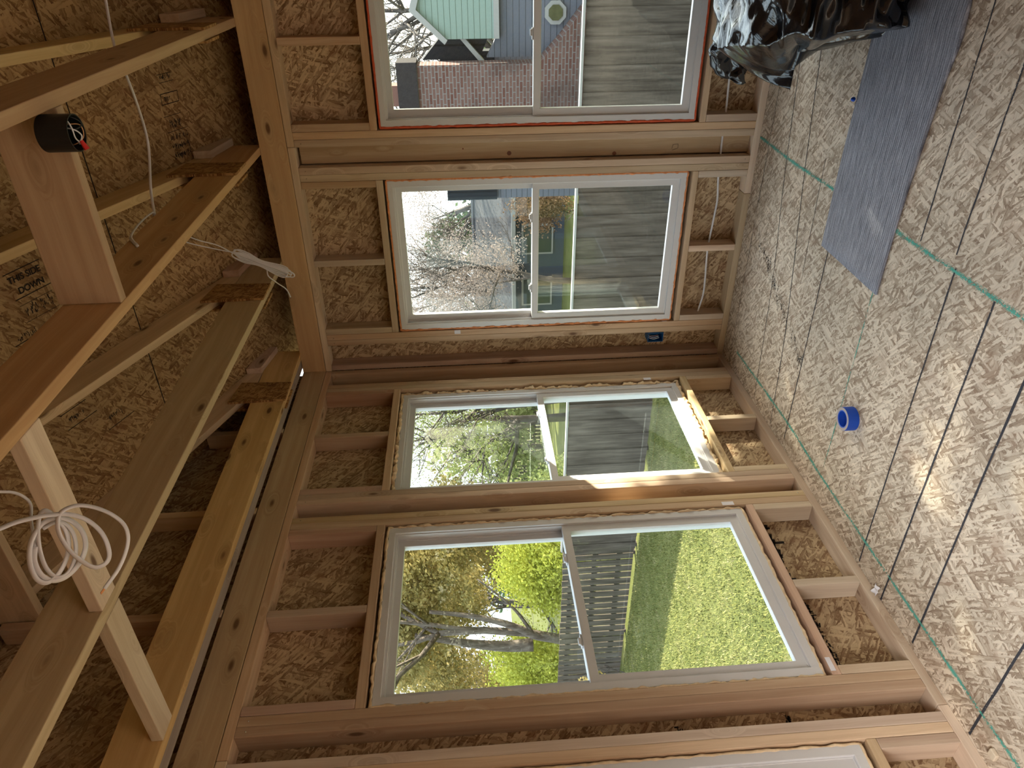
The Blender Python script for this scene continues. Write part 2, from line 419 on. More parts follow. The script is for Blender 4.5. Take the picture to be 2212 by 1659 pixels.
def opening(wallfn, u0, u1, tag_name, tops, bots, mats=('pine', 'pine')):
    hd = ('x', 'y')[wallfn is stud_l]
    for nm, z0, z1, w in (('window_header', OZ1, OZ1+FW, 'flat header board over the '), ('rough_sill', OZ0-FW+.003, OZ0, 'rough sill board under the ')):
        if wallfn is stud_r: o = board(nm, u0, u1, 0, D4, z0, z1, mats[0])
        else: o = board(nm, -D4, 0, -u1, -u0, z0, z1, mats[1])
        tag(o, w + tag_name, 'board')
    for (a, b, lab, mt) in tops: wallfn(CR, a, b, OZ1+FW+.0005, ZT, lab, 'stud', mt)
    for (a, b, lab, mt) in bots: wallfn(CR, a, b, ZP, OZ0-FW+.0025, lab, 'stud', mt)
opening(stud_r, .2535, 1.1870, 'window showing the grey shingle roof',
    [(.2535, .2915, 'short stud above the shingle-roof-view window, at its corner end', 'pine'), (.697, .735, 'short stud above the middle of the shingle-roof-view window', 'pine_pale'), (1.149, 1.187, 'short stud above the shingle-roof-view window, at its end away from the corner', 'pine')],
    [(.2535, .2915, 'short stud under the shingle-roof-view window, at its corner end', 'pine_pale'), (.710, .748, 'short stud under the middle of the shingle-roof-view window, drilled for the white cable', 'pine_pale'), (1.149, 1.187, 'short stud under the shingle-roof-view window, at its end away from the corner', 'pine_pale')])
opening(stud_r, 1.4480, 3.1110, 'window showing the brick chimney',
    [(1.4490, 1.487, 'short stud above the chimney-view window, at its end nearest the room corner', 'pine'), (1.855, 1.893, 'short stud above the middle of the chimney-view window', 'pine')],
    [(1.4490, 1.487, 'short stud under the chimney-view window, at its end nearest the room corner', 'pine_pale'), (1.855, 1.893, 'short stud under the middle of the chimney-view window, beside the black bag', 'pine_pale')])
tag(board('bottom_plate', -D4, 1.05, 0, D4, 0, ZP, 'pine_pale'), 'pale bottom plate lying under the shingle-roof-view window', 'board')
tag(board('bottom_plate', 1.0515, XE-.05, 0, D4, 0, ZP, 'pine_pale'), 'pale bottom plate lying behind the black bag', 'board')
tag(board('top_plate', -D4, 1.372, 0, D4, ZT, ZT+FW, 'pine'), 'top plate above the shingle-roof-view window, under the knotty beam', 'board')
tag(board('top_plate', 1.3735, XE-.05, 0, D4, ZT, ZT+FW, 'pine_beam'), 'top plate above the chimney-view window, under the knotty beam', 'board')
tag(board('wall_beam', -.037, XE-.05, 0, FW, ZB, ZJ, 'pine_beam'), 'knotty yellow beam on edge over the wall with the black bag, carrying the joists', 'beam')

# ------------------------------------------------------------------ framing of the left-hand wall (lawn side)
stud_l(S, .0905-.088, .046, ZP, ZT, 'dark shaded stud of the lawn-side wall right in the room corner', 'stud', 'pine_pink')
n1 = stud_l(S, .169, .2075, ZP, ZT, 'king stud of the lawn-side wall closest to the room corner', 'stud', 'pine_pink')
n2 = stud_l(S, .2080, .2480, ZP, ZT, 'jack stud beside the lumpy foam edge of the corner window, lawn side', 'stud', 'pine')
p1 = stud_l(S, 1.1660, 1.2040, ZP, ZT, 'sunlit jack stud at the open side of the lawn-side corner window', 'stud', 'pine', nails=[(1.185, 2.46)])
p2 = stud_l(S, 1.2045, 1.2430, ZP, ZT, 'king stud with glowing orange side between lawn-side windows', 'stud', 'pine_pink', nails=[(1.224, 2.46)])
p3 = stud_l(S, 1.3320, 1.3700, ZP, ZT, 'king stud across the gap from the glowing orange stud', 'stud', 'pine', nails=[(1.351, 2.46), (1.351, .07)])
p4 = stud_l(S, 1.3705, 1.4100, ZP, ZT, 'jack stud along the cream foam of the big lawn-view window', 'stud', 'pine')
q1 = stud_l(S, 2.3355, 2.3745, ZP, ZT, 'reddish jack stud on the near side of the big lawn-view window', 'stud', 'pine_pink', nails=[(2.355, 2.465)])
q2 = stud_l(S, 2.3750, 2.4130, ZP, ZT, 'king stud beside the dark gap, near side of the lawn-view window', 'stud', 'pine_pink', nails=[(2.394, 2.465)])
stud_l(S, 2.5040, 2.5420, ZP, ZT, 'stud on the near side of the dark gap past the lawn-view window', 'stud', 'pine_pale')
stud_l(S, 2.5425, 2.5810, ZP, ZT, 'jack stud against the window cut off by the picture edge', 'stud', 'pine')
opening(stud_l, .2485, 1.1655, 'corner window of the lawn-side wall',
    [(.2485, .287, 'short stud above the corner window of the lawn-side wall, beside the corner studs', 'pine_pink'), (.672, .710, 'short stud above the middle of the corner window on the lawn side', 'pine_pink'), (1.127, 1.165, 'short stud above the corner window on the lawn side, at its open end', 'pine_pink')],
    [(.2485, .287, 'whitish short stud under the corner window of the lawn-side wall, beside the corner studs', 'pine_pale'), (.678, .716, 'whitish short stud under the middle of the corner window on the lawn side', 'pine_pale'), (1.127, 1.165, 'short stud under the corner window on the lawn side, at its open end', 'pine')], ('pine', 'pine'))
opening(stud_l, 1.4105, 2.3350, 'big lawn-view window',
    [(1.4110, 1.449, 'short stud above the big lawn-view window, at its corner end', 'pine_pink'), (1.872, 1.910, 'short split stud above the middle of the big lawn-view window', 'pine_pink'), (2.296, 2.334, 'short stud above the big lawn-view window, at its near end', 'pine_pink')],
    [(1.4110, 1.449, 'whitish short stud under the big lawn-view window, at its corner end', 'pine_pale'), (1.880, 1.918, 'whitish short stud with a knot under the middle of the big lawn-view window', 'pine_pale'), (2.296, 2.334, 'short stud under the big lawn-view window, at its near end', 'pine_pale')], ('pine', 'pine_pink'))
opening(stud_l, 2.5820, 3.50, 'window cut off by the picture edge', [(2.5825, 2.6205, 'short stud above the cut-off window', 'pine_pale')],
    [(2.5825, 2.6205, 'short stud under the sill of the cut-off window', 'pine_pink')], ('pine', 'pine'))
tag(board('bottom_plate', -D4, 0, -2.480, -.001, 0, ZP, 'pine_pale'), 'long bottom plate on the floor under both lawn-side windows', 'board')
tag(board('bottom_plate', -D4, 0, YE+.02, -2.4815, 0, ZP, 'pine_pale'), 'bottom plate with rounded end under the cut-off window', 'board')
tag(board('top_plate', -D4, 0, -2.49, -.001, ZT, ZT+FW, 'pine'), 'top plate over both lawn-side windows', 'board')
tag(board('top_plate', -D4, 0, YE+.02, -2.492, ZT, ZT+FW, 'pine_pale'), 'pale end of top plate over the cut-off window', 'board')
tag(board('wall_beam', -.037, 0, YE+.02, -.0005, ZB, ZJ-.002, 'pine_beam'), 'knotty brown beam on edge over the lawn-side wall', 'beam')
tag(board('ledger_board', .014, .077, YE+.02, -.0005+.03, ZJ+.004, ZJ+.095, 'pine_grey'), 'weathered grey board between the lawn-side beam and the last ceiling joist', 'board')
for t, w in ((.60, 'nearest the room corner'), (1.243, 'behind the last two joists, middle one'), (1.85, 'farthest from the room corner')):
    o = board('gable_stud', -.088, 0.0, -t-.038, -t, ZJ+.002, roof_z(-t)-.02, 'pine')
    tag(o, 'gable stud above the lawn-side wall, ' + w, 'stud')

# ------------------------------------------------------------------ roof trusses
def extr(name, x0, x1, poly, mat, parent):
    """polygon in (y, z) extruded along x; local X runs along the first edge"""
    a = Vector((0, poly[0][0], poly[0][1])); b = Vector((0, poly[1][0], poly[1][1]))
    ex = (b-a).normalized(); ey = Vector((1, 0, 0)); ez = ex.cross(ey)
    R = Matrix((ex, ey, ez)).transposed(); c = (a+b)/2 + Vector(((x0+x1)/2, 0, 0)); Ri = R.inverted()
    vs = [Ri @ (Vector((x, y, z))-c) for x in (x0, x1) for (y, z) in poly]; n = len(poly)
    bm = bmesh.new(); V = [bm.verts.new(v) for v in vs]
    bm.faces.new(V[:n]); bm.faces.new(V[n:][::-1])
    for i in range(n): bm.faces.new((V[i], V[(i+1) % n], V[n+(i+1) % n], V[n+i]))
    bmesh.ops.recalc_face_normals(bm, faces=bm.faces[:])
    bmesh.ops.bevel(bm, geom=bm.edges[:], offset=.0028, segments=2, profile=.5, affect='EDGES')
    o = bm_obj(name, bm, M[mat]); mw = R.to_4x4(); mw.translation = c; o.matrix_basis = mw
    adopt(o, parent); return o
def truss(xc, label, end=-1.79, gus=True, blk=True, jm='pine_joist'):
    t = empty('roof_truss', (xc, -1.2, ZJ)); h = .0195
    tag(t, label, 'roof truss', 'roof trusses')
    jt = ZJ+.185
    extr('ceiling_joist', xc-h, xc+h, [(.060, ZJ), (YE+.03, ZJ), (YE+.03, jt-.03), (-.03, jt), (.060, jt-.03)], jm, t)
    lo = lambda y: 2.736 - .385*y
    up = lambda y: roof_z(y)-.002
    extr('rafter', xc-h, xc+h, [(-.345, lo(-.345)+.001), (end, lo(end)), (end, up(end)), (.10, up(.10)), (.04, jt+.001)], 'pine_joist', t)
    if gus:
        for s in (-1, 1):
            a = xc+s*(h+.0005); b = a+s*.011
            vs = [(y, z) for y, z in ((-.325, 2.672), (-.505, 2.672), (-.515, 2.985), (-.310, 2.955))]
            m = mesh_obj('gusset_plate', [(x, y, z) for x in (a, b) for y, z in vs], [(0, 1, 2, 3), (7, 6, 5, 4), (0, 4, 5, 1), (1, 5, 6, 2), (2, 6, 7, 3), (3, 7, 4, 0)], M['osb_gusset'])
            adopt(m, t)
    if blk:
        x0 = xc+h+.001
        extr('nailing_block', x0, x0+.037, [(.055, 2.824), (-.195, 2.868), (-.205, 2.952), (.055, 2.905)], 'pine_pink', t)
    return t
truss(1.963, 'roof truss nearest the top of the picture, with the thin cable laid over its joist')
truss(1.358, 'roof truss in the middle, where the wide blocking with the black box ends')
truss(.722, 'roof truss just behind the big white cable coil')
truss(.1015, 'last roof truss, right beside the lawn-side beam', jm='pine_beam')
b1 = board('joist_blocking', 1.378+.0005, 1.943, -1.843, -1.805, ZJ, ZJ+.184, 'pine_joist')
tag(b1, 'wide blocking board between two joists, holding the round black box', 'board')
tag(board('joist_blocking', .742, 1.338, -2.478, -2.389, ZJ-.001, ZJ+.037, 'pine_pale'), 'pale flat blocking board between the middle joists, above the cable coil', 'board')
tag(board('joist_blocking', .1215, .702, -2.482, -2.393, ZJ-.001, ZJ+.037, 'pine_pale'), 'flat blocking board between the last two joists', 'board')
tag(board('ridge_board', -.08, 1.335, -1.842, -1.804, 3.405, 3.57, 'pine_joist'), 'dark ridge board high under the roof, in the lower left of the picture', 'board')
tag(board('rafter_blocking', 1.379, 1.942, -1.50, -1.446, 3.285, 3.374, 'pine_pale'), 'pale pinkish blocking high between two rafters at the left picture edge', 'board')

# ------------------------------------------------------------------ windows
def window(name, along, u0, u1, z0, z1, d, foam, foam_r, label, lump=.25):
    """vinyl single-hung window. u along the wall, d = recess of the frame behind the stud faces"""
    def P(u, v, z): return (u, v, z) if along == 'x' else (-v, -u, z)
    def bx(bm, a, b, v0, v1, c, e, bev=.0015):
        if along == 'x': add_box(bm, a, b, v0, v1, c, e, bev)
        else: add_box(bm, -v1, -v0, -b, -a, c, e, bev)
    root = empty(name, P((u0+u1)/2, d, z0)); tag(root, label, kind='structure')
    def ring(bm, a, b, c, e, wl, wr, wb, wt, v0, v1):
        bx(bm, a, a+wl, v0, v1, c, e); bx(bm, b-wr, b, v0, v1, c, e)
        bx(bm, a+wl-.001, b-wr+.001, v0, v1, c, c+wb); bx(bm, a+wl-.001, b-wr+.001, v0, v1, e-wt, e)
    bm = bmesh.new(); ring(bm, u0, u1, z0, z1, .034, .034, .034, .030, d, d+.080)
    # inner track lips, deeper than the face of the frame
    ring(bm, u0+.033, u1-.033, z0+.033, z1-.029, .012, .012, .010, .012, d+.044, d+.078)
    ring(bm, u0+.033, u1-.033, z0+.033, z1-.029, .006, .006, .006, .012, d+.010, d+.016)
    adopt(bm_obj('window_frame', bm, M['vinyl']), root)
    zm = 1.222; i0, i1 = u0+.036, u1-.036
    up = bmesh.new(); ring(up, i0+.006, i1-.006, zm-.020, z1-.040, .034, .034, .040, .030, d+.047, d+.074)
    us = adopt(bm_obj('upper_sash', up, M['vinyl']), root)
    g = bmesh.new(); bx(g, i0+.035, i1-.035, d+.058, d+.063, zm+.015, z1-.065, 0); adopt(bm_obj('glass_pane', g, M['glass']), us)
    lo = bmesh.new(); ring(lo, i0+.001, i1-.001, z0+.036, zm+.022, .036, .036, .038, .036, d+.012, d+.040)
    ls = adopt(bm_obj('lower_sash', lo, M['vinyl']), root)
    g = bmesh.new(); bx(g, i0+.032, i1-.032, d+.024, d+.029, z0+.070, zm-.010, 0); adopt(bm_obj('glass_pane', g, M['glass']), ls)
    for k in (.26, .74):
        u = u0+(u1-u0)*k; b = bmesh.new(); bx(b, u-.028, u+.028, d+.016, d+.038, zm+.022, zm+.030, .003); bx(b, u-.010, u+.022, d+.012, d+.026, zm+.030, zm+.040, .004)
        adopt(bm_obj('sash_lock', b, M['vinyl']), ls)
    # sprayed foam in the gap round the frame
    v, f = [], []; r = foam_r
    lp = [P(u0-r*.6, d+.004, z0-r*.6), P(u1+r*.6, d+.004, z0-r*.6), P(u1+r*.6, d+.004, z1+r*.8), P(u0-r*.6, d+.004, z1+r*.8)]
    for s in range(4):
        a, b = Vector(lp[s]), Vector(lp[(s+1) % 4]); m = int((b-a).length/.008)
        base = len(v); pts = [a+(b-a)*i/m for i in range(m+1)]
        add_tube(v, f, pts, r, r*1.4, 8)
    for i, p in enumerate(v):
        nn = mnoise.noise(p*28)*1.1 + mnoise.noise(p*75)*.6
        c = Vector((mnoise.noise(p*40+Vector((9, 0, 0))), mnoise.noise(p*40+Vector((0, 9, 0))), mnoise.noise(p*40+Vector((0, 0, 9)))))
        v[i] = p + c*r*lump*1.5 + (Vector((0, -1, 0)) if along == 'x' else Vector((1, 0, 0)))*nn*r*lump*2
    adopt(mesh_obj('spray_foam', v, f, M[foam], None, True), root)
    return root
wC = window('window_1', 'x', .2660, 1.1790, .3790, 2.0420, .004, 'foam_orange', .0055, 'white window with the grey shingle roof outside', .5)
wD = window('window_2', 'x', 1.4620, 3.0980, .3790, 2.0420, .006, 'foam_red', .0060, 'white window outlined in red sealant with the brick chimney outside', .25)
wB = window('window_3', 'y', .2720, 1.1540, .3790, 2.0420, .030, 'foam_cream', .0090, 'white window of the lawn-side wall nearest the room corner', .9)
wA = window('window_4', 'y', 1.4270, 2.3260, .3790, 2.0420, .008, 'foam_cream', .0065, 'big white window of the lawn-side wall with the sunny lawn outside', .6)
wE = window('window_5', 'y', 2.5950, 3.4900, .3790, 2.0420, .008, 'foam_cream', .0055, 'white window cut off by the picture edge', .4)

# ------------------------------------------------------------------ chalk and ink on the floor (parts of the floor)
def strip(name, pts, w, mat, z=.0008, wob=.0012):
    P = catmull([(x, y, 0) for x, y in pts], 14) if len(pts) > 2 else [Vector((pts[0][0]+(pts[1][0]-pts[0][0])*i/40, pts[0][1]+(pts[1][1]-pts[0][1])*i/40, 0)) for i in range(41)]
    v = []; n = len(P)
    for i, p in enumerate(P):
        t = (P[min(i+1, n-1)]-P[max(i-1, 0)]).normalized(); s = Vector((-t.y, t.x, 0))
        p = p + s*mnoise.noise(Vector((p.x*9, p.y*9, 3)))*wob*2
        ww = w*(.75+.5*abs(mnoise.noise(Vector((p.x*25, p.y*25, 8)))))
        v += [(p.x-s.x*ww, p.y-s.y*ww, z), (p.x+s.x*ww, p.y+s.y*ww, z)]
    f = [(2*i, 2*i+1, 2*i+3, 2*i+2) for i in range(n-1)]
    return adopt(mesh_obj(name, v, f, M[mat]), floor)
for pts, w, mt in [
    ([(.134, -.21), (.150, -.965), (.132, -1.4), (.130, -2.0), (.130, -2.6), (.14, -3.2)], .0055, 'chalk_green'),
    ([(.134, -.21), (.150, -.965), (.132, -1.4), (.130, -2.0), (.130, -2.6), (.14, -3.2)], .0115, 'chalk_green_soft'),
    ([(1.362, .0), (1.348, -.45), (1.349, -.92), (1.35, -1.42), (1.348, -1.9), (1.345, -2.6)], .0055, 'chalk_green'),
    ([(1.362, .0), (1.348, -.45), (1.349, -.92), (1.35, -1.42), (1.348, -1.9), (1.345, -2.6)], .012, 'chalk_green_soft'),
    ([(1.09, -1.375), (.72, -1.383), (.17, -1.388)], .0045, 'chalk_green_soft'),
    ([(1.09, -1.375), (.72, -1.383), (.17, -1.388)], .0016, 'chalk_green')]:
    strip('green_chalk_line', pts, w, mt, .0008 if mt.endswith('soft') else .0012)
for pts, w in [([(2.6, -.13), (.02, -.125)], .0022), ([(2.3, -.25), (1.66, -.324), (1.17, -.40), (.75, -.485), (.02, -.56)], .0026),
               ([(2.3, -.44), (1.70, -.524), (1.28, -.598), (.60, -.74), (.02, -.81)], .0030), ([(1.46, -.756), (.90, -.783)], .0016), ([(1.10, -.965), (.05, -.985)], .0034),
               ([(2.6, -1.555), (1.37, -1.563)], .0036), ([(1.36, -1.782), (.02, -1.822)], .0042), ([(2.6, -1.772), (1.40, -1.762)], .0040), ([(1.34, -1.995), (.0, -2.015)], .0052),
               ([(2.6, -2.205), (1.2, -2.216), (.02, -2.240)], .0055), ([(1.6, -2.62), (.01, -2.600)], .0060), ([(2.8, -3.0), (.01, -3.0)], .006)]:
    strip('black_chalk_line', pts, w, 'chalk_black', .0010)
# smeared ink stamp
v, f = [], []; rr = random.Random(7)
for i in range(300):
    u = rr.random(); x = .86-.36*u + rr.gauss(0, .018); y = -.25-.72*u+rr.gauss(0, .020); l = rr.uniform(.006, .026); w = rr.uniform(.0012, .004); a = rr.gauss(.15, .25)
    c, s = math.cos(a), math.sin(a); b = len(v)
    for dx, dy in ((-l, -w), (l, -w), (l, w), (-l, w)): v.append((x+dx*c-dy*s, y+dx*s+dy*c, .0011))
    f.append((b, b+1, b+2, b+3))
adopt(mesh_obj('ink_stamp', v, f, M['ink_faded']), floor)

# ------------------------------------------------------------------ printed stamps on the roof deck
slope = math.atan(.385)
def deck_text(txt, x, y, size, ang=0.0, mat='ink'):
    """reads along +Y (downhill), seen from below"""
    c = bpy.data.curves.new('printed_stamp', 'FONT'); c.body = txt; c.size = size; c.extrude = .0002; c.offset = .0006; c.space_character = .95
    o = bpy.data.objects.new('printed_stamp', c); COL.objects.link(o)
    ex = Vector((0, math.cos(slope), -math.sin(slope))); ey = Vector((1, 0, 0)); ez = ex.cross(ey)
    R = Matrix((ex, ey, ez)).transposed() @ Matrix.Rotation(ang, 3, 'Z')
    mw = R.to_4x4(); mw.translation = Vector((x, y, roof_z(y)-.0025)); o.matrix_basis = mw
    c.materials.append(M[mat]); adopt(o, ceiling); return o
def deck_bar(x0, y0, x1, y1, w=.0018):
    v, f = [], []; add_tube(v, f, [Vector((x0, y0, roof_z(y0)-.0012)), Vector((x1, y1, roof_z(y1)-.0012))], w, .0006, 6, (1, 0, 0))
    adopt(mesh_obj('printed_line', v, f, M['ink']), ceiling)
deck_text('THIS SIDE', 1.200, -1.262, .036); deck_text('DOWN', 1.150, -1.238, .036)
deck_bar(1.240, -1.270, 1.243, -1.115); deck_bar(1.133, -1.262, 1.136, -1.100)
deck_bar(1.105, -1.255, 1.107, -1.110, .001); deck_bar(1.035, -1.255, 1.037, -1.105, .001)
deck_bar(1.698, -.296, 1.698, -.189); deck_bar(1.652, -.300, 1.652, -.193); deck_bar(1.698, -.296, 1.652, -.300); deck_bar(1.698, -.189, 1.652, -.193)
deck_text('7/16', 1.665, -.282, .026)
for (x, a, b) in ((1.78, -.29, -.20), (1.745, -.285, -.195), (1.60, -.31, -.20), (1.53, -.31, -.18)): deck_bar(x, a, x, b, .0012)
deck_bar(.395, -1.10, .395, -.95); deck_bar(.52, -1.27, .52, -1.12); deck_bar(.60, -1.28, .60, -1.15)
deck_bar(.97, -1.33, .975, -1.21); deck_bar(1.055, -.335, 1.055, -.27, .001); deck_bar(1.10, -.335, 1.10, -.27, .001); deck_bar(1.055, -.335, 1.10, -.335, .001); deck_bar(1.055, -.27, 1.10, -.27, .001)
v, f = [], []; rr = random.Random(3)
for (x, y0, y1, n) in ((1.085, -1.24, -1.12, 26), (1.065, -1.24, -1.12, 26), (1.765, -.28, -.21, 18), (1.57, -.29, -.21, 24), (1.555, -.29, -.21, 22), (1.46, -.30, -.19, 60), (1.42, -.30, -.19, 60), (1.50, -.30, -.19, 30), (.56, -1.25, -1.17, 26), (.45, -1.08, -1.0, 22), (.99, -1.31, -1.23, 24), (1.077, -.32, -.285, 10)):
    for i in range(n):
        y = rr.uniform(y0, y1); xx = x+rr.gauss(0, .006); l = rr.uniform(.002, .008); w = rr.uniform(.0008, .002); b = len(v)
        for dx, dy in ((-l, -w), (l, -w), (l, w), (-l, w)): v.append((xx+dx, y+dy, roof_z(y+dy)-.0012))
        f.append((b, b+1, b+2, b+3))
adopt(mesh_obj('printed_grade_marks', v, f, M['ink']), ceiling)
# dark printed marks low on the sheathing below the lawn-side windows
v, f = [], []; rr = random.Random(5)
for (t0, t1, zz, big) in ((1.47, 1.86, .285, 2.2), (1.94, 2.28, .265, 1.1), (1.94, 2.28, .300, 1.0), (2.43, 2.50, .55, 1.0), (2.44, 2.50, .95, 1.0)):
    for i in range(int(70*(t1-t0)/.35)+10):
        t = rr.uniform(t0, t1); z = zz+rr.gauss(0, .006*big); l = rr.uniform(.004, .011)*big; w = rr.uniform(.0015, .0035)*big; b = len(v); a = rr.choice((0, math.pi/2, .3)); c, s = math.cos(a), math.sin(a)
        for dx, dy in ((-l, -w), (l, -w), (l, w), (-l, w)): v.append((-D4+.0012, -(t+dx*c-dy*s), z+dx*s+dy*c))
        f.append((b, b+1, b+2, b+3))
adopt(mesh_obj('printed_grade_marks', v, f, M['ink']), wall_l)

# ------------------------------------------------------------------ cables
tag(tube('electrical_cable', [(2.5, .045, .207), (2.081, .045, .205), (1.959, .045, .203), (1.70, .045, .206), (1.493, .045, .198), (1.347, .044, .196), (1.143, .045, .186), (1.01, .045, .172), (.90, .045, .176), (.729, .045, .185), (.60, .045, .180), (.519, .045, .174), (.40, .045, .172), (.262, .045, .196)],
    .0058, 'cable', .0024, n=8, up=(0, 0, 1)), 'flat white cable threaded through the studs low on the wall behind the black bag', 'cable')
tag(tube('electrical_cable', [(2.9, -1.25, 2.72), (2.45, -.985, 2.79), (2.20, -.945, 2.845), (1.98, -.918, 2.880), (1.87, -.868, 2.888), (1.75, -.827, 2.894), (1.60, -.794, 2.908), (1.44, -.897, 2.905), (1.37, -.991, 2.878), (1.384, -1.02, 2.872), (1.386, -1.09, 2.876), (1.386, -1.19, 2.872), (1.386, -1.30, 2.852), (1.382, -1.38, 2.80)],
    .0062, 'cable', .0034, n=8), 'thin white cable laid over the joists and bending down the side of the middle one', 'cable')
bu = []
bp = [(1.18, -.74, 2.93), (1.117, -.72, 2.835), (1.095, -.70, 2.76), (1.075, -.70, 2.700)]
v, f = [], []
add_tube(v, f, catmull([(1.336, -.88, 2.84), (1.27, -.82, 2.93), (1.22, -.78, 2.90), (1.16, -.74, 2.83), (1.12, -.71, 2.76), (1.066, -.70, 2.690)], 6), .0042, .0026, 8)
add_tube(v, f, catmull([(1.20, -.76, 2.96), (1.145, -.73, 2.88), (1.10, -.70, 2.78), (1.080, -.70, 2.700)], 6), .0042, .0026, 8)
A, B = Vector((1.078, -.70, 2.702)), Vector((.955, -.70, 2.452))
axis = (B-A).normalized(); side = axis.cross(Vector((0, 1, 0))).normalized()
loop = []
for i in range(5):
    o1 = .004+.0042*i; sh = Vector((0, .004*(i-2), 0)); e0 = .012*(i % 3); e1 = .014*((i+1) % 3)
    pa = A+axis*e0; pb = B-axis*e1; pin = .45
    loop += [pa+side*o1*.9+sh, A.lerp(B, .22)+side*o1*1.1+sh, A.lerp(B, pin)+side*o1*.55+sh, A.lerp(B, .78)+side*o1*1.2+sh, pb+side*o1*.8+sh,
             pb-side*o1*.8-sh, A.lerp(B, .78)-side*o1*1.2-sh, A.lerp(B, pin)-side*o1*.55-sh, A.lerp(B, .22)-side*o1*1.1-sh, pa-side*o1*.9-sh]
add_tube(v, f, catmull(loop, 6), .0046, .0026, 8)
add_tube(v, f, catmull([A.lerp(B, .35), A.lerp(B, .55)-side*.012, Vector((.965, -.72, 2.56)), Vector((.925, -.71, 2.53)), Vector((.885, -.70, 2.495)), Vector((.843, -.70, 2.482))], 8), .0045, .0026, 8)
tag(mesh_obj('cable_bundle', v, f, M['cable'], None, True), 'white cable folded into a long tight bundle hanging in front of the beam', 'cable')
C1 = [(1.44, -2.93, 2.56), (1.43, -2.90, 2.522), (1.422, -2.872, 2.492), (1.421, -2.857, 2.474), (1.417, -2.842, 2.449), (1.411, -2.830, 2.428), (1.400, -2.819, 2.400), (1.380, -2.817, 2.374), (1.354, -2.827, 2.352), (1.326, -2.845, 2.341), (1.312, -2.860, 2.343), (1.311, -2.872, 2.359), (1.326, -2.871, 2.378), (1.349, -2.863, 2.398), (1.377, -2.849, 2.413), (1.396, -2.835, 2.417), (1.409, -2.820, 2.412), (1.409, -2.805, 2.392), (1.397, -2.798, 2.367), (1.378, -2.798, 2.341), (1.356, -2.804, 2.321), (1.336, -2.817, 2.313), (1.316, -2.837, 2.315), (1.296, -2.864, 2.325), (1.278, -2.896, 2.344)]
C2 = [(1.364, -2.863, 2.456), (1.347, -2.882, 2.459), (1.321, -2.898, 2.446), (1.306, -2.899, 2.429), (1.301, -2.890, 2.411), (1.312, -2.864, 2.391), (1.330, -2.838, 2.381), (1.356, -2.818, 2.387), (1.380, -2.811, 2.407), (1.395, -2.812, 2.427), (1.396, -2.827, 2.447), (1.384, -2.847, 2.459), (1.366, -2.869, 2.465), (1.341, -2.891, 2.462), (1.315, -2.907, 2.449), (1.306, -2.905, 2.436), (1.309, -2.887, 2.419), (1.332, -2.856, 2.408), (1.358, -2.832, 2.408), (1.383, -2.819, 2.421), (1.399, -2.815, 2.435), (1.414, -2.811, 2.447), (1.409, -2.820, 2.453), (1.385, -2.843, 2.455), (1.356, -2.866, 2.450), (1.326, -2.888, 2.440), (1.305, -2.895, 2.422), (1.303, -2.883, 2.405), (1.327, -2.852, 2.395), (1.354, -2.829, 2.400), (1.378, -2.817, 2.412), (1.391, -2.818, 2.429), (1.384, -2.837, 2.447)]
C3 = [(1.45, -2.79, 2.60), (1.42, -2.765, 2.548), (1.411, -2.758, 2.531), (1.398, -2.757, 2.516), (1.381, -2.762, 2.506), (1.372, -2.80, 2.490), (1.364, -2.863, 2.456)]
v, f = [], []
sm = lambda P: [Vector(P[0])] + [(Vector(P[i-1])+2*Vector(P[i])+Vector(P[i+1]))/4 for i in range(1, len(P)-1)] + [Vector(P[-1])]
add_tube(v, f, catmull(C1, 6), .0055, .0034, 10); add_tube(v, f, catmull(sm(C2), 6), .0055, .0034, 10); add_tube(v, f, catmull(C3, 6), .0030, .0030, 8)
coil = tag(mesh_obj('cable_coil', v, f, M['cable'], None, True), 'loose white cable coil hanging from the ceiling close to the camera', 'cable')
cp = []
v, f = [], []
for k in (-.0016, 0, .0016): add_tube(v, f, [Vector((1.278+k, -2.896, 2.344)), Vector((1.272+k, -2.902, 2.350))], .0011, n=6)
adopt(mesh_obj('wire_end', v, f, M['copper']), coil)

# ------------------------------------------------------------------ round black junction box
jb = empty('junction_box', (1.895, -1.905, 2.63)); tag(jb, 'round black ceiling box with white and copper wires and a red wire connector', 'electrical box')
cx, cy, R1 = 1.890, -1.897, .047
v, f = [], []; n = 32
prof = [(R1, 2.622), (R1, 2.700), (R1*.98, 2.703), (0.001, 2.703)]
inner = [(R1-.003, 2.622), (R1-.003, 2.698), (.001, 2.698)]
def lathe(prof, cx, cy, n=32):
    v, f = [], []
    for (r, z) in prof:
        for j in range(n): a = 2*math.pi*j/n; v.append(Vector((cx+r*math.cos(a), cy+r*math.sin(a), z)))
    for i in range(len(prof)-1):
        for j in range(n): f.append((i*n+j, i*n+(j+1) % n, (i+1)*n+(j+1) % n, (i+1)*n+j))
    return v, f
v, f = lathe([inner[2], inner[1], inner[0], prof[0], prof[1], prof[2], prof[3]], cx, cy)
adopt(mesh_obj('box_body', v, f, M['black_plastic'], None, False), jb)
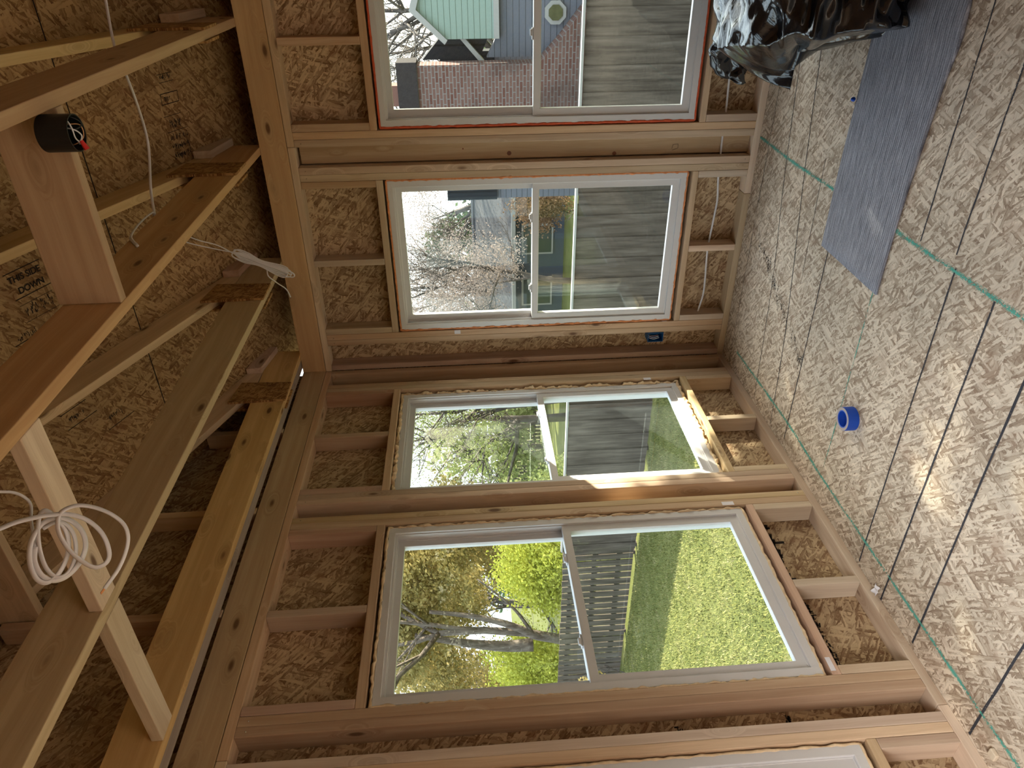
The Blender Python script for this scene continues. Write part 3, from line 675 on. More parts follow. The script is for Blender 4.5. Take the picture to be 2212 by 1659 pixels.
for (pts, r, m) in [
    ([(cx-.02, cy+.01, 2.695), (cx-.035, cy+.02, 2.655), (cx-.02, cy+.036, 2.628), (cx+.012, cy+.034, 2.625), (cx+.02, cy+.01, 2.645)], .0016, 'copper'),
    ([(cx+.03, cy+.01, 2.695), (cx+.038, cy-.01, 2.640), (cx+.020, cy-.02, 2.622), (cx-.01, cy-.012, 2.624), (cx-.024, cy-.004, 2.618)], .0019, 'paper'),
    ([(cx+.01, cy+.02, 2.690), (cx+.01, cy+.0, 2.632), (cx-.01, cy+.015, 2.620), (cx-.03, cy+.015, 2.632), (cx-.026, cy, 2.618)], .0019, 'paper'),
    ([(cx+.025, cy+.02, 2.690), (cx+.036, cy+.02, 2.640), (cx+.015, cy+.03, 2.618), (cx, cy+.012, 2.640)], .0018, 'black_plastic')]:
    tube('wire', pts, r, m, parent=jb, n=6)
bm = bmesh.new(); bmesh.ops.create_cone(bm, segments=10, radius1=.0075, radius2=.0048, depth=.024, cap_ends=True, matrix=Matrix.Translation((cx-.030, cy-.004, 2.612)) @ Matrix.Rotation(1.2, 4, 'Y'))
adopt(bm_obj('wire_connector', bm, M['red_plastic']), jb)
box('mounting_tab', cx-.012, cx+.012, -1.851, -1.8445, 2.625, 2.70, 'black_plastic', jb)

# ------------------------------------------------------------------ blue outlet box in the corner bay
ob = empty('outlet_box', (.143, 0, .41)); tag(ob, 'blue plastic outlet box with loose wires on the stud near the corner', 'electrical box')
bm = bmesh.new(); x0, x1, y0, y1, z0, z1 = .112, .1765, -.006, .070, .408, .505
t = .0025
add_box(bm, x0, x0+t, y0, y1, z0, z1); add_box(bm, x1-t, x1, y0, y1, z0, z1); add_box(bm, x0+t, x1-t, y0, y1, z0, z0+t); add_box(bm, x0+t, x1-t, y0, y1, z1-t, z1); add_box(bm, x0+t, x1-t, y1-t, y1, z0+t, z1-t)
adopt(bm_obj('box_shell', bm, M['blue_plastic']), ob)
for k in range(3):
    tube('wire', [(.14+.006*k, .06, .50), (.135+.008*k, .012, .495-.004*k), (.128+.011*k, .004, .465), (.134+.01*k, .008, .43+.004*k)], .0016, ('paper', 'paper', 'copper')[k], parent=ob, n=6)

# ------------------------------------------------------------------ floor objects
# ribbed grey runner
nx, ny = 60, 40
rw = N('runner_fabric'); p = rw.obj()
ribs = rw.n('ShaderNodeTexWave'); ribs.bands_direction = 'Y'; ribs.inputs['Scale'].default_value = 26; ribs.inputs['Distortion'].default_value = 1.2; ribs.inputs['Detail'].default_value = 3; ribs.inputs['Detail Scale'].default_value = 2
rw.l(p, ribs.inputs['Vector'])
fz = rw.noise(rw.vmath('MULTIPLY', p, (9, 110, 1)), 1.0, 3, .6); fz2 = rw.noise(p, 240, 2, .6)
hh = rw.math('ADD', rw.math('MULTIPLY', ribs.outputs['Fac'], .14), rw.math('ADD', rw.math('MULTIPLY', fz, .62), rw.math('MULTIPLY', fz2, .30)))
rw.set(rw.ramp(hh, [(.36, (.12, .122, .145)), (.54, (.26, .262, .30)), (.72, (.44, .44, .50))]), .95, .15); rw.bump(hh, .6, .004)
v, f = [], []
for top in (1, 0):
    for i in range(nx+1):
        for j in range(ny+1):
            s = i/nx; tt = j/ny
            x = 1.098 + s*2.6 - .012*tt; y = -.912 + tt*(-.515+.02*math.sin(s*9+1)-.02*math.exp(-((s-.36)/.035)**2)) + (.008*math.sin(s*14))*(1-tt) + .022*s*0
            z = (.0065 if top else .0008) + (.0035*(1+mnoise.noise(Vector((x*3, y*4, 0))))*(1 if top else .3)) + .006*math.exp(-((s-.37)/.03)**2)*tt*(1 if top else .5)
            v.append((x, y, z))
W = ny+1; O2 = (nx+1)*W
for i in range(nx):
    for j in range(ny):
        a = i*W+j; f.append((a, a+W, a+W+1, a+1)); f.append((O2+a, O2+a+1, O2+a+W+1, O2+a+W))
for i in range(nx):
    a = i*W; f.append((a, O2+a, O2+a+W, a+W)); a = i*W+ny; f.append((a, a+W, O2+a+W, O2+a))
for j in range(ny):
    a = j; f.append((a, a+1, O2+a+1, O2+a)); a = nx*W+j; f.append((a, O2+a, O2+a+1, a+1))
tag(mesh_obj('floor_runner', v, f, rw.m, None, True), 'ribbed grey runner lying on the floor, partly under the black bag', 'rug')

# black bin bag
bw = N('bag_film'); p = bw.obj()
h1 = bw.noise(p, 9, 4, .6); h2 = bw.noise(bw.vmath('MULTIPLY', p, (1, 2.2, .8)), 26, 3, .55)
bw.set((.007, .008, .011), .14, .7); bw.bump(bw.math('ADD', bw.math('MULTIPLY', h1, .7), bw.math('MULTIPLY', h2, .3)), .30, .012)
def tri(a): a = a % 1.0; return 4*abs(a-.5)-1
NS, NT = 120, 260
v, f = [], []
rr = random.Random(21)
for i in range(NS+1):
    s_ = i/NS
    x = 1.74 + 1.25*(s_**1.15)
    rho = min(1.0, (s_/.16))**.55 if s_ < .16 else 1.0
    if s_ > .85: rho = math.sqrt(max(0, 1-((s_-.85)/.15)**2))
    for j in range(NT):
        th = 2*math.pi*j/NT; c, sn = math.cos(th), math.sin(th)
        e = 2.9; r0 = (abs(c)**e+abs(sn)**e)**(-1/e)
        n1 = mnoise.noise(Vector((c*1.3, sn*1.3, x*1.6))); n2 = mnoise.noise(Vector((c*2.6+4, sn*2.6, x*2.4)))
        pl = tri(th/(2*math.pi)*7+.9*n1+x*.25)*.055 + tri(th/(2*math.pi)*17+1.6*n2+x*.7)*.026 + tri(th/(2*math.pi)*31+2.2*n1+x*1.9)*.010
        cr = tri(x*2.1+1.4*n2+.8*c)*.030 + tri((x*1.3+c*1.1-sn*.8)*1.7+n1)*.030 + tri((x*2.2-c*1.2+sn*1.4)*1.9+n2*1.5)*.016
        k = r0*rho*(1+pl+cr+.10*n1)
        hgt = .245+.05*(1-abs(s_-.35))
        y = -.80 - .455*c*k; z = .235 + hgt*sn*k
        xx = x + (1-rho)*0 + .16*(c*.5+.5)*(1-s_)**3 * (1 if c > 0 else 1) + .05*n2*(1-s_) + (.10*(1-sn)*.5)*(1-s_)**4
        z = max(z, .0)
        if z < .06: y += (y+.80)*.05
        v.append((xx, y, .0095+z))
for i in range(NS):
    for j in range(NT): a = i*NT+j; b = i*NT+(j+1) % NT; f.append((a, a+NT, b+NT, b))
f.append(tuple(range(NT))); f.append(tuple(NS*NT+j for j in range(NT))[::-1])
bag = mesh_obj('trash_bag', v, f, bw.m, None, True)
tag(bag, 'full crumpled shiny black trash bag standing on the grey runner', 'trash bag')
v, f = [], []
pts = catmull([(1.92, -.44, .36), (1.86, -.36, .385), (1.80, -.31, .375), (1.755, -.30, .33), (1.735, -.33, .27)], 8)
add_tube(v, f, pts, .085, .030, 20, up=(0, 0, 1), taper=.45)
for i, p in enumerate(v):
    a = (i % 20)/20; v[i] = p + Vector((mnoise.noise(p*20), mnoise.noise(p*22+Vector((5, 0, 0))), mnoise.noise(p*18)))*.018 + Vector((0, 0, tri(a*5)*.010))
adopt(mesh_obj('gathered_flap', v, f, bw.m, None, True), bag)

# roll of blue tape, lying flat
tr = empty('tape_roll', (.540, -1.492, 0)); tag(tr, 'roll of blue painter\'s tape lying on the strand board floor', 'tape')
v, f = lathe([(.039, .0475), (.051, .048), (.0515, .047), (.0515, .0015), (.051, .0006), (.039, .0006), (.039, .0475)], .540, -1.492, 40)
adopt(mesh_obj('tape_layers', v, f, M['tape_blue'], None, False), tr)
v, f = lathe([(.0345, .0478), (.0388, .0478), (.0388, .0006), (.0345, .0006), (.0345, .0478)], .540, -1.492, 40)
adopt(mesh_obj('tape_core', v, f, M['tape_blue'], None, False), tr)
v, f = lathe([(.039, .0484), (.0508, .0486)], .540, -1.492, 40)
adopt(mesh_obj('tape_edge', v, f, M['cardboard'], None, False), tr)
bm = bmesh.new(); bmesh.ops.create_icosphere(bm, subdivisions=2, radius=.011)
for vv in bm.verts: vv.co = Vector((vv.co.x*.8, vv.co.y*1.1, vv.co.z*.8)) + Vector((1.728, -.905, .019)) + Vector((mnoise.noise(vv.co*90), mnoise.noise(vv.co*80+Vector((3, 0, 0))), 0))*.003
tag(bm_obj('tape_scrap', bm, M['tape_blue']), 'tiny crumpled scrap of blue tape on the runner edge by the bag', 'tape')
def scrap(name, cx, cy, w, l, mat, label, cat, h=.02, seed=1):
    v = []; f = []; n = 6
    for i in range(n+1):
        for j in range(n+1):
            a, b = (i/n-.5)*w, (j/n-.5)*l
            v.append((cx+a, cy+b, .0015 + h*max(0, .4+mnoise.noise(Vector((a*40+seed, b*40, seed))))))
    for i in range(n):
        for j in range(n): k = i*(n+1)+j; f.append((k, k+1, k+n+2, k+n+1))
    o = mesh_obj(name, v, f, M[mat], None, True); s = o.modifiers.new('t', 'SOLIDIFY'); s.thickness = .0008
    return tag(o, label, cat)
scrap('paper_scrap', .028, -1.985, .045, .030, 'paper', 'crumpled white paper scrap against the lawn-side bottom plate', 'paper scrap', .028, 3)
bm = bmesh.new(); add_box(bm, .055, .085, -2.720, -2.690, .0008, .016, .003)
tag(bm_obj('wood_chip', bm, M['pine_pale']), 'pale wood chip on the floor near the bottom corner of the picture', 'wood chip')
# small labels stuck on the framing
def sticker(name, x0, x1, y0, y1, z0, z1, label):
    return tag(box(name, x0, x1, y0, y1, z0, z1, 'paper'), label, 'label')
sticker('paper_label', .226, .252, -.0012, -.0002, 1.685, 1.722, 'small white paper label high on the jack stud near the room corner')
sticker('paper_label', .2525+.0001, .2540, .0, .020, .395, .425, 'small white label at the lower corner of the shingle-roof-view window')
sticker('paper_label', .0002, .0012, -.284+.012, -.250, .535, .580, 'small white label low on the lawn-side wall beside the lumpy foam')
sticker('paper_label', .0002, .0012, -1.409, -1.386, .405, .462, 'white paper label low on the jack stud of the lawn-view window')
sticker('paper_label', .0002, .0012, -2.320, -2.262, .332, .351, 'torn white label on the sill board of the lawn-view window')

# ================================================================== outside
GZ = -1.5
gw = N('lawn_soil'); p = gw.obj(); a = gw.noise(p, 1.4, 3, .6); b = gw.noise(p, 26, 3, .7); d = gw.noise(gw.vmath('MULTIPLY', p, (1, 1, 1)), 90, 2, .6)
vv = gw.math('ADD', gw.math('MULTIPLY', a, .35), gw.math('ADD', gw.math('MULTIPLY', b, .35), gw.math('MULTIPLY', d, .3)))
gw.set(gw.ramp(vv, [(.32, (.13, .16, .04)), (.48, (.27, .30, .08)), (.6, (.42, .42, .15)), (.75, (.55, .50, .26))]), .9, .1); gw.bump(vv, .8, .05)
lawn = tag(box('lawn', -60, 45, .12, 90, GZ-.05, GZ, gw.m), kind='structure')
tag(box('lawn', -60, -.12, -30, .12, GZ-.05, GZ, gw.m), kind='structure')
# grass tufts on the strip seen from the windows
gb = N('grass_blades'); info = gb.noise(gb.obj(), 5, 3, .6)
gb.set(gb.ramp(info, [(.3, (.24, .27, .06)), (.5, (.50, .50, .15)), (.72, (.80, .72, .36))]), .8, .2)
rr = random.Random(11); v, f = [], []
for i in range(110000):
    x = -rr.uniform(1.5, 15) ; y = rr.uniform(-1.5, 6.0)
    if x > -4 and y > 4.5: continue
    h = rr.uniform(.015, .05); a = rr.uniform(0, 6.283); w = rr.uniform(.0035, .009); lx, ly = rr.gauss(0, .016), rr.gauss(0, .016); b = len(v)
    v += [(x-math.cos(a)*w, y-math.sin(a)*w, GZ), (x+math.cos(a)*w, y+math.sin(a)*w, GZ), (x+lx, y+ly, GZ+h)]; f.append((b, b+1, b+2))
tag(mesh_obj('grass', v, f, gb.m), 'short yellow-green lawn grass between the house and the wooden fence', 'grass', kind='stuff')

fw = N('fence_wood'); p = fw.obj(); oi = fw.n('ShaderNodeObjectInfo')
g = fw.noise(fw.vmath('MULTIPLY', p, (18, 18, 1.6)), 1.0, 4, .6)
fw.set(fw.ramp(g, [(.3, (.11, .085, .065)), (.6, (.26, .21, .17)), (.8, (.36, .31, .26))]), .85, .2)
fw2 = N('sunlight_tinted_fence_wood'); g = fw2.noise(fw2.vmath('MULTIPLY', fw2.obj(), (18, 18, 1.6)), 1.0, 4, .6)
fw2.set(fw2.ramp(g, [(.3, (.34, .27, .22)), (.7, (.60, .52, .46))]), .85, .2)  # pale tone puts sunlight on the boards into the wood colour
M['white_paint'] = flat('white_paint', (.82, .80, .76), .5, .3)
def fence(label, x0, x1, y, top, mat, bw=.14, gap=.012, rail=True, overlap=False, seed=0, lift=.05):
    o = empty('wooden_fence', ((x0+x1)/2, y, GZ)); tag(o, label, 'fence'); rr = random.Random(seed)
    bm = bmesh.new(); x = x0; kk = 0
    while x < x1:
        kk += 1; ov = (-.022 if kk % 2 else 0) if overlap else 0
        wv = bw+rr.uniform(-.006, .006); add_box(bm, x-(.012 if overlap else 0), min(x+wv, x1), y-.010+ov+rr.uniform(-.003, .003), y+.010+ov, GZ+lift, top-rr.uniform(0, .02)); x += wv+gap+rr.uniform(0, .006)
    adopt(bm_obj('fence_boards', bm, mat), o)
    bm = bmesh.new()
    for z in (GZ+.30, (GZ+top)/2+.05, top-.22): add_box(bm, x0, x1, y+.010, y+.048, z, z+.09)
    adopt(bm_obj('fence_rails', bm, mat), o)
    bm = bmesh.new(); x = x0
    while x <= x1+.01: add_box(bm, x-.045, x+.045, y+.050, y+.138, GZ, top-.02); adopt(bm_obj('fence_post', bm, mat), o); bm = bmesh.new(); x += 2.42
    bm.free()
    if rail:
        bm = bmesh.new(); add_box(bm, x0, x1, y-.045, y+.045, top-.004, top+.030, .004); adopt(bm_obj('cap_rail', bm, M['white_paint']), o)
    return o
fence('close-boarded fence with white cap rail across the yard, beyond the chimney-view window', -8.0, 7.0, 6.05, 0.0, fw.m, .165, .0, overlap=True, seed=1)
fence('gapped grey board fence in front of the big tree, seen through the lawn-view window', -13.1, -8.05, 6.10, -.02, fw.m, .15, .028, False, seed=2)
fence('board fence toned pale as if sunlit beside the tree trunk, seen through the lawn-view window', -22, -13.15, 6.3, -.06, fw2.m, .17, .03, False, seed=3)
fence('long paling fence far behind the neighbour\'s lawn', -26, -3, 22.5, -.1, fw2.m, .15, .05, False, seed=4)

# --- trees
def leaf_mat(name, c0, c1, c2):
    w = N(name); n = w.noise(w.obj(), 2.2, 3, .6); n2 = w.noise(w.obj(), 14, 2, .6)
    w.set(w.ramp(w.math('ADD', w.math('MULTIPLY', n, .5), w.math('MULTIPLY', n2, .5)), [(.33, c0), (.5, c1), (.67, c2)]), .75, .2)
    w.b.inputs['Transmission Weight'].default_value = 0
    tl = w.n('ShaderNodeBsdfTranslucent'); mx = w.n('ShaderNodeMixShader'); mx.inputs[0].default_value = .40
    src = w.b.inputs['Base Color'].links[0].from_socket; w.l(src, tl.inputs[0]); w.l(w.b.outputs[0], mx.inputs[1]); w.l(tl.outputs[0], mx.inputs[2]); w.l(mx.outputs[0], w.out.inputs[0])
    return w.m
L_spring = leaf_mat('spring_leaves', (.30, .34, .05), (.52, .54, .09), (.70, .70, .16))
L_cedar = leaf_mat('cedar_foliage', (.14, .13, .05), (.34, .28, .10), (.54, .40, .16))
L_pine = leaf_mat('pine_foliage', (.05, .09, .05), (.10, .16, .08), (.20, .26, .13))
L_bush = leaf_mat('tan_bush', (.30, .17, .08), (.50, .30, .16), (.66, .44, .26))
L_twig = leaf_mat('brown_bud_leaves', (.20, .15, .12), (.34, .27, .23), (.48, .40, .35))
L_olive = leaf_mat('olive_leaves', (.16, .20, .06), (.30, .34, .12), (.45, .46, .20))
bk = N('bark'); g = bk.noise(bk.vmath('MULTIPLY', bk.obj(), (14, 14, 3)), 1.0, 4, .65); bk.set(bk.ramp(g, [(.3, (.17, .12, .09)), (.7, (.50, .41, .34))]), .9, .15); bk.bump(g, .6, .03)
tw = N('bare_twigs'); g = tw.noise(tw.obj(), 3, 2, .5); tw.set(tw.ramp(g, [(.3, (.15, .125, .11)), (.7, (.36, .31, .28))]), .9, .15)
def leaves(blobs, n, size, seed, flat_=.6):
    rr = random.Random(seed); v, f = [], []
    tot = sum(b[3]*b[4]*b[5] for b in blobs)
    for (cx, cy, cz, rx, ry, rz) in blobs:
        m = int(n*rx*ry*rz/tot)
        clumps = [(Vector((rr.gauss(0, 1), rr.gauss(0, 1), rr.gauss(0, 1))).normalized()*rr.uniform(.25, 1)) for _ in range(max(6, m//90))]
        for i in range(m):
            c = rr.choice(clumps); p = Vector((cx+c.x*rx, cy+c.y*ry, cz+c.z*rz)) + Vector((rr.gauss(0, .17)*rx, rr.gauss(0, .17)*ry, rr.gauss(0, .17)*rz))
            if p.z < GZ+.05: continue
            a = Vector((rr.gauss(0, 1), rr.gauss(0, 1), rr.gauss(0, 1))).normalized(); b = a.orthogonal().normalized()
            s = size*rr.uniform(.5, 1.3); k = len(v); v += [p-a*s, p+b*s*flat_, p+a*s, p-b*s*flat_]; f.append((k, k+1, k+2, k+3))
    return v, f
def branches(rr, v, f, p, d, L, r, depth, spread=.5, n=5, up=.12):
    pts = [p]; dd = d.copy(); m = 4
    for i in range(m):
        dd = (dd + Vector((rr.gauss(0, .13), rr.gauss(0, .13), rr.gauss(0, .10)+up*.3))).normalized(); pts.append(pts[-1]+dd*L/m)
    add_tube(v, f, pts, r, None, n if r > .03 else 3, taper=.55)
    if depth <= 0: return
    for k in range(rr.choice((3, 4)) if depth > 1 else 5):
        q = pts[rr.randint(1, m)] + Vector((0, 0, 0))
        a = (dd + Vector((rr.gauss(0, spread), rr.gauss(0, spread), rr.gauss(0, spread*.8)+up))).normalized()
        branches(rr, v, f, q, a, L*rr.uniform(.55, .78), r*.52, depth-1, spread, n, up)
def tree(name, label, cat, base, h, r, seed, depth=4, blobs=(), n=0, size=.1, lm=None, lean=(0, 0), mat=None, spread=.5, group=None, trunk_frac=.34, forks=None):
    o = empty(name, base); tag(o, label, cat, group); rr = random.Random(seed); v, f = [], []
    b = Vector(base)
    if h > 0:
        branches(rr, v, f, b, Vector((lean[0], lean[1], 1)).normalized(), h*trunk_frac, r, depth, spread)
        if forks:
            for pts, r0 in forks: add_tube(v, f, catmull(pts, 6), r0, None, 8, taper=.35)
        adopt(mesh_obj('trunk_and_branches', v, f, mat or bk.m, None, True), o)
    if n:
        v, f = leaves(blobs, n, size, seed+50); adopt(mesh_obj('foliage', v, f, lm), o)
    return o
# big cedar behind the lawn-view fence
tree('cedar_tree', 'big forked cedar with pale stripped trunk behind the fence, seen through the lawn-view window', 'tree', (-12.80, 7.5, GZ), 7, .13, 2, 4,
     [(-12.9, 8.6, 3.4, 1.5, 1.2, 1.0), (-11.3, 9.0, 2.9, 1.2, 1.0, .85), (-12.0, 9.2, 4.2, 2.0, 1.4, 1.0), (-15.6, 9.6, 3.3, 1.3, 1.2, 1.0), (-11.0, 8.2, 1.95, .50, .5, .45), (-10.3, 8.6, 3.6, 1.0, 1, .9), (-13.9, 8.4, 4.0, 1.1, 1, .8), (-14.0, 10.5, 2.6, 1.6, 1, 1.2), (-11.6, 10.5, 2.2, 1.4, 1, 1.0), (-12.6, 10.8, 1.0, 1.6, .9, .9)],
     70000, .055, L_cedar, (-.02, 0), trunk_frac=.62, spread=.55,
     forks=[([(-12.75, 7.45, -.7), (-12.50, 7.45, -.2), (-12.25, 7.4, .35), (-11.95, 7.4, .75), (-11.75, 7.5, 1.3), (-11.6, 7.6, 2.0), (-11.5, 7.7, 2.9)], .13),
            ([(-12.72, 7.5, .4), (-12.70, 7.5, 1.2), (-12.45, 7.5, 2.2), (-12.2, 7.6, 3.3)], .17), ([(-12.2, 7.4, .4), (-11.4, 7.6, .9), (-10.7, 7.9, 1.7)], .05)])
tree('green_shrub', 'bright yellow-green shrub on the corner side of the cedar trunk', 'shrub', (-10.9, 8.2, GZ), 2.4, .04, 5, 3, [(-10.7, 8.3, .15, 1.25, .8, 1.1), (-11.6, 8.5, -.15, .9, .7, .9), (-10.0, 8.6, -.3, .6, .6, .6)], 26000, .042, L_spring, mat=tw.m)
tree('green_shrub', 'bright yellow-green shrub on the near side of the cedar trunk', 'shrub', (-14.9, 8.3, GZ), 2.6, .04, 6, 3, [(-14.5, 8.3, .35, .95, .8, 1.2), (-15.6, 8.5, .1, .9, .8, .9)], 22000, .042, L_spring, mat=tw.m)
tree('yellow_shrub', 'small sparse yellowish shrub in front of the pale fence', 'shrub', (-10.6, 4.95, GZ), 1.3, .02, 8, 3, [(-10.6, 4.9, -.55, .38, .3, .38)], 700, .040, L_cedar, mat=tw.m)
tree('juniper_tree', 'golden olive juniper at the near edge of the lawn-view window', 'tree', (-17.4, 9.8, GZ), 6, .12, 12, 3, [(-17.2, 9.8, 2.9, 1.4, 1.2, 1.7), (-17.6, 9.9, 1.0, 1.2, 1, 1.4)], 9000, .062, L_cedar)
# screens of trees further back
bares = [(-20, 15, 9, .16), (-15.5, 14.5, 8, .14), (-11.5, 15.5, 9, .16), (-12.5, 20, 9, .17), (-8.5, 12.2, 8, .13), (-9.0, 19.5, 9, .15), (-7.4, 26, 10, .19), (-4.6, 25, 10, .19), (-11.0, 26, 10, .19), (-1.9, 24, 10, .20), (.7, 22, 10, .18), (-6.3, 15.0, 6.2, .10), (-24, 14, 9, .15), (-15, 27, 10, .18)]
where = ['far left edge of the lawn view', 'behind the near shrub of the lawn view', 'behind the corner-side shrub of the lawn view', 'deep behind the corner window of the lawn side', 'closest one through the corner window of the lawn side', 'middle distance through the corner window of the lawn side', 'behind the shingle roof, middle', 'behind the shingle roof, nearest the chimney', 'behind the shingle roof, its far end', 'behind the chimney', 'beside the glare-tinted gable peak', 'in front of the shingle roof at its far end', 'farthest left beyond the pale fence', 'deepest one beyond the far paling fence']
for i, ((x, y, h, r), w) in enumerate(zip(bares, where)):
    k = h/9
    bl = [(x, y, GZ+h*.52, 2.3*k, 1.6*k, 1.7*k), (x+1.1*k, y, GZ+h*.36, 1.5*k, 1.1*k, 1.1*k), (x-1.2*k, y, GZ+h*.40, 1.5*k, 1.1*k, 1.2*k)]
    if i in (9, 10): bl = [(x, y, GZ+h*.5, 2.3*k, 1.6*k, 1.2*k)]
    tree('bare_tree', 'bare spring tree, ' + w, 'tree', (x, y, GZ), h, r, 40+i, 5, bl, 2500 if i in (9, 10) else 9000, .030, L_olive if i in (1, 2, 4) else L_twig, mat=tw.m, spread=.62, group='bare trees behind the yards', trunk_frac=.36)
ev = [(-9.5, 27, 2.6, 4.8), (-5.6, 28, 2.0, 4.6), (-2.6, 28, 2.0, 4.6), (-17, 21, 3.2, 5.2), (-22, 20, 3, 5), (-13.3, 23, 2.4, 4.6), (1.4, 27, 2.2, 4.6)]
ew = ['behind the far end of the shingle roof', 'behind the middle of the shingle roof', 'between the shingle roof and the chimney', 'deep behind the cedar', 'at the far left of the lawn view', 'deep behind the corner window', 'behind the glare-tinted gable']
for i, ((x, y, r, h), w) in enumerate(zip(ev, ew)):
    tree('evergreen_tree', 'hazy dark evergreen ' + w, 'tree', (x, y, GZ), h, .12, 70+i, 2, [(x, y, GZ+h*.35, r, r*.6, h*.36), (x, y, GZ+h*.68, r*.55, r*.5, h*.28)], 4200, .12, (L_pine, L_olive)[i % 2], trunk_frac=.6)
for i, (x, y, w) in enumerate(((10.5, 10.5, 'first'), (14.0, 11.5, 'second'), (17.5, 12.5, 'third'), (21.5, 13, 'fourth'))):
    tree('reflection_blocker_tree', w + ' evergreen of the unseen row added to darken window reflections', 'tree', (x, y, GZ), 6, .12, 90+i, 2, [(x, y, 1.2, 2.0, 1.3, 2.7), (x, y, 3.4, 1.2, 1.0, 1.4)], 6000, .13, L_pine, trunk_frac=.5)  # out-of-view evergreens added to darken what the window glass reflects
tree('green_shrub', 'yellow-green shrub just over the fence at the near end of the corner window', 'shrub', (-10.2, 8.9, GZ), 2, .03, 31, 3, [(-9.0, 9.0, -.35, .8, .6, .75)], 5000, .045, L_olive, mat=tw.m)
tree('orange_bush', 'tawny orange bush in front of the neighbour\'s house, seen over the fence', 'shrub', (-3.75, 14, GZ), 1.4, .03, 33, 3, [(-3.75, 14, -.35, .60, .5, .75)], 6500, .035, L_bush, mat=tw.m)
# unseen tree added on the right; crown shaped to mask the sun
cells = []
for i in range(28):
    for j in range(19):
        xr, zr = -.10+.13*i, -.25+.13*j
        if zr > max(.62, 1.38+2*(xr-.88)-.10): continue
        if 2.18 < xr < 2.92 and abs(zr-(1.46+.5*(xr-2.32))) < .10 and (i+j) % 3: continue
        cells.append((xr+3, 3.75, zr+2.67, .09, .22, .09))
tree('sun_blocker_tree', 'unseen leafy tree added outside to block part of the sun', 'tree', (5.6, 3.85, GZ), 4.6, .10, 61, 2, cells, 120000, .052, L_olive)

# --- neighbour's house with the brick chimney
br = N('brick'); t = br.n('ShaderNodeTexBrick'); t.inputs['Scale'].default_value = 1.0; t.inputs['Brick Width'].default_value = .21; t.inputs['Row Height'].default_value = .072; t.inputs['Mortar Size'].default_value = .009
t.inputs['Color1'].default_value = (.30, .13, .10, 1); t.inputs['Color2'].default_value = (.42, .24, .20, 1); t.inputs['Mortar'].default_value = (.50, .46, .44, 1)
sp = br.n('ShaderNodeSeparateXYZ'); br.l(br.obj(), sp.inputs[0]); cb = br.n('ShaderNodeCombineXYZ'); br.l(br.math('ADD', sp.outputs[0], sp.outputs[1]), cb.inputs[0]); br.l(sp.outputs[2], cb.inputs[1]); br.l(cb.outputs[0], t.inputs['Vector'])
nz = br.noise(br.obj(), 1.4, 3, .6); br.set(br.mix(br.math('MULTIPLY', br.smooth(nz, .45, .7), .5), t.outputs[0], (.16, .12, .11)), .9, .2)
def siding(name, col, vert=True, pitch=.15):
    w = N(name); s = w.n('ShaderNodeSeparateXYZ'); w.l(w.obj(), s.inputs[0])
    c = w.math('FRACT', w.math('DIVIDE', w.math('ADD', s.outputs[0 if vert else 2], 50), pitch)); ln = w.smooth(c, .0, .12)
    w.set(w.mix(ln, tuple(x*.55 for x in col), col), .7, .25); w.bump(ln, .5, .02); return w.m
sd_grey = siding('grey_blue_siding', (.36, .38, .46), False, .13); sd_glare = siding('glare_tinted_siding', (.66, .86, .74), False, .12)  # pale green of the upper gable is window glare painted in
sh = N('shingles'); s = sh.n('ShaderNodeTexBrick'); s.inputs['Scale'].default_value = 1; s.inputs['Brick Width'].default_value = .30; s.inputs['Row Height'].default_value = .14; s.inputs['Mortar Size'].default_value = .012
s.inputs['Color1'].default_value = (.30, .29, .30, 1); s.inputs['Color2'].default_value = (.42, .41, .42, 1); s.inputs['Mortar'].default_value = (.12, .12, .13, 1); sh.l(sh.obj(), s.inputs['Vector']); sh.set(s.outputs[0], .9, .2)
shd = N('dark_shingles'); s = shd.n('ShaderNodeTexBrick'); s.inputs['Scale'].default_value = 1; s.inputs['Brick Width'].default_value = .30; s.inputs['Row Height'].default_value = .14; s.inputs['Mortar Size'].default_value = .02
s.inputs['Color1'].default_value = (.10, .12, .16, 1); s.inputs['Color2'].default_value = (.17, .18, .20, 1); s.inputs['Mortar'].default_value = (.05, .05, .06, 1); shd.l(shd.obj(), s.inputs['Vector']); shd.set(s.outputs[0], .9, .2)
nh = empty('neighbour_house', (1.5, 12, GZ)); tag(nh, 'house with tall brick chimney, glare-tinted gable and grey siding beyond the fence', 'house')
def prism(name, poly, y0, y1, mat, parent):
    n = len(poly); v = [(x, y, z) for y in (y0, y1) for x, z in poly]
    return adopt(mesh_obj(name, v, [tuple(range(n)), tuple(range(2*n-1, n-1, -1))] + [(i, (i+1) % n, n+(i+1) % n, n+i) for i in range(n)], mat), parent)
ch = prism('chimney', [(-1.0, GZ), (1.05, GZ), (1.05, -.95), (.50, -.50), (.03, -.04), (.03, 2.78), (-.97, 2.78), (-1.0, -.04)], 11.75, 12.3, br.m, nh)
adopt(box('chimney_cap', -1.03, .10, 11.68, 12.36, 2.45, 2.86, flat('sooty_brick', (.10, .085, .085), .9, .1, var=.3, scale=12)), ch)
adopt(box('flue', -.75, -.35, 11.8, 12.2, 2.86, 3.02, flat('clay_flue', (.42, .2, .15), .9)), ch)
prism('lower_wall', [(.08, GZ), (4.5, GZ), (4.5, .80), (.45, .80), (.08, 1.0)], 12.32, 12.5, sd_grey, nh)
prism('gable_wall', [(.45, .80), (4.5, .80), (4.5, 1.3), (.97, 2.42), (.45, 1.95)], 12.20, 12.45, sd_glare, nh)
prism('rake_trim', [(.36, 1.86), (.44, 1.80), (1.00, 2.40), (4.5, 1.28), (4.5, 1.42), (.98, 2.54)], 12.10, 12.25, M['white_paint'], nh)
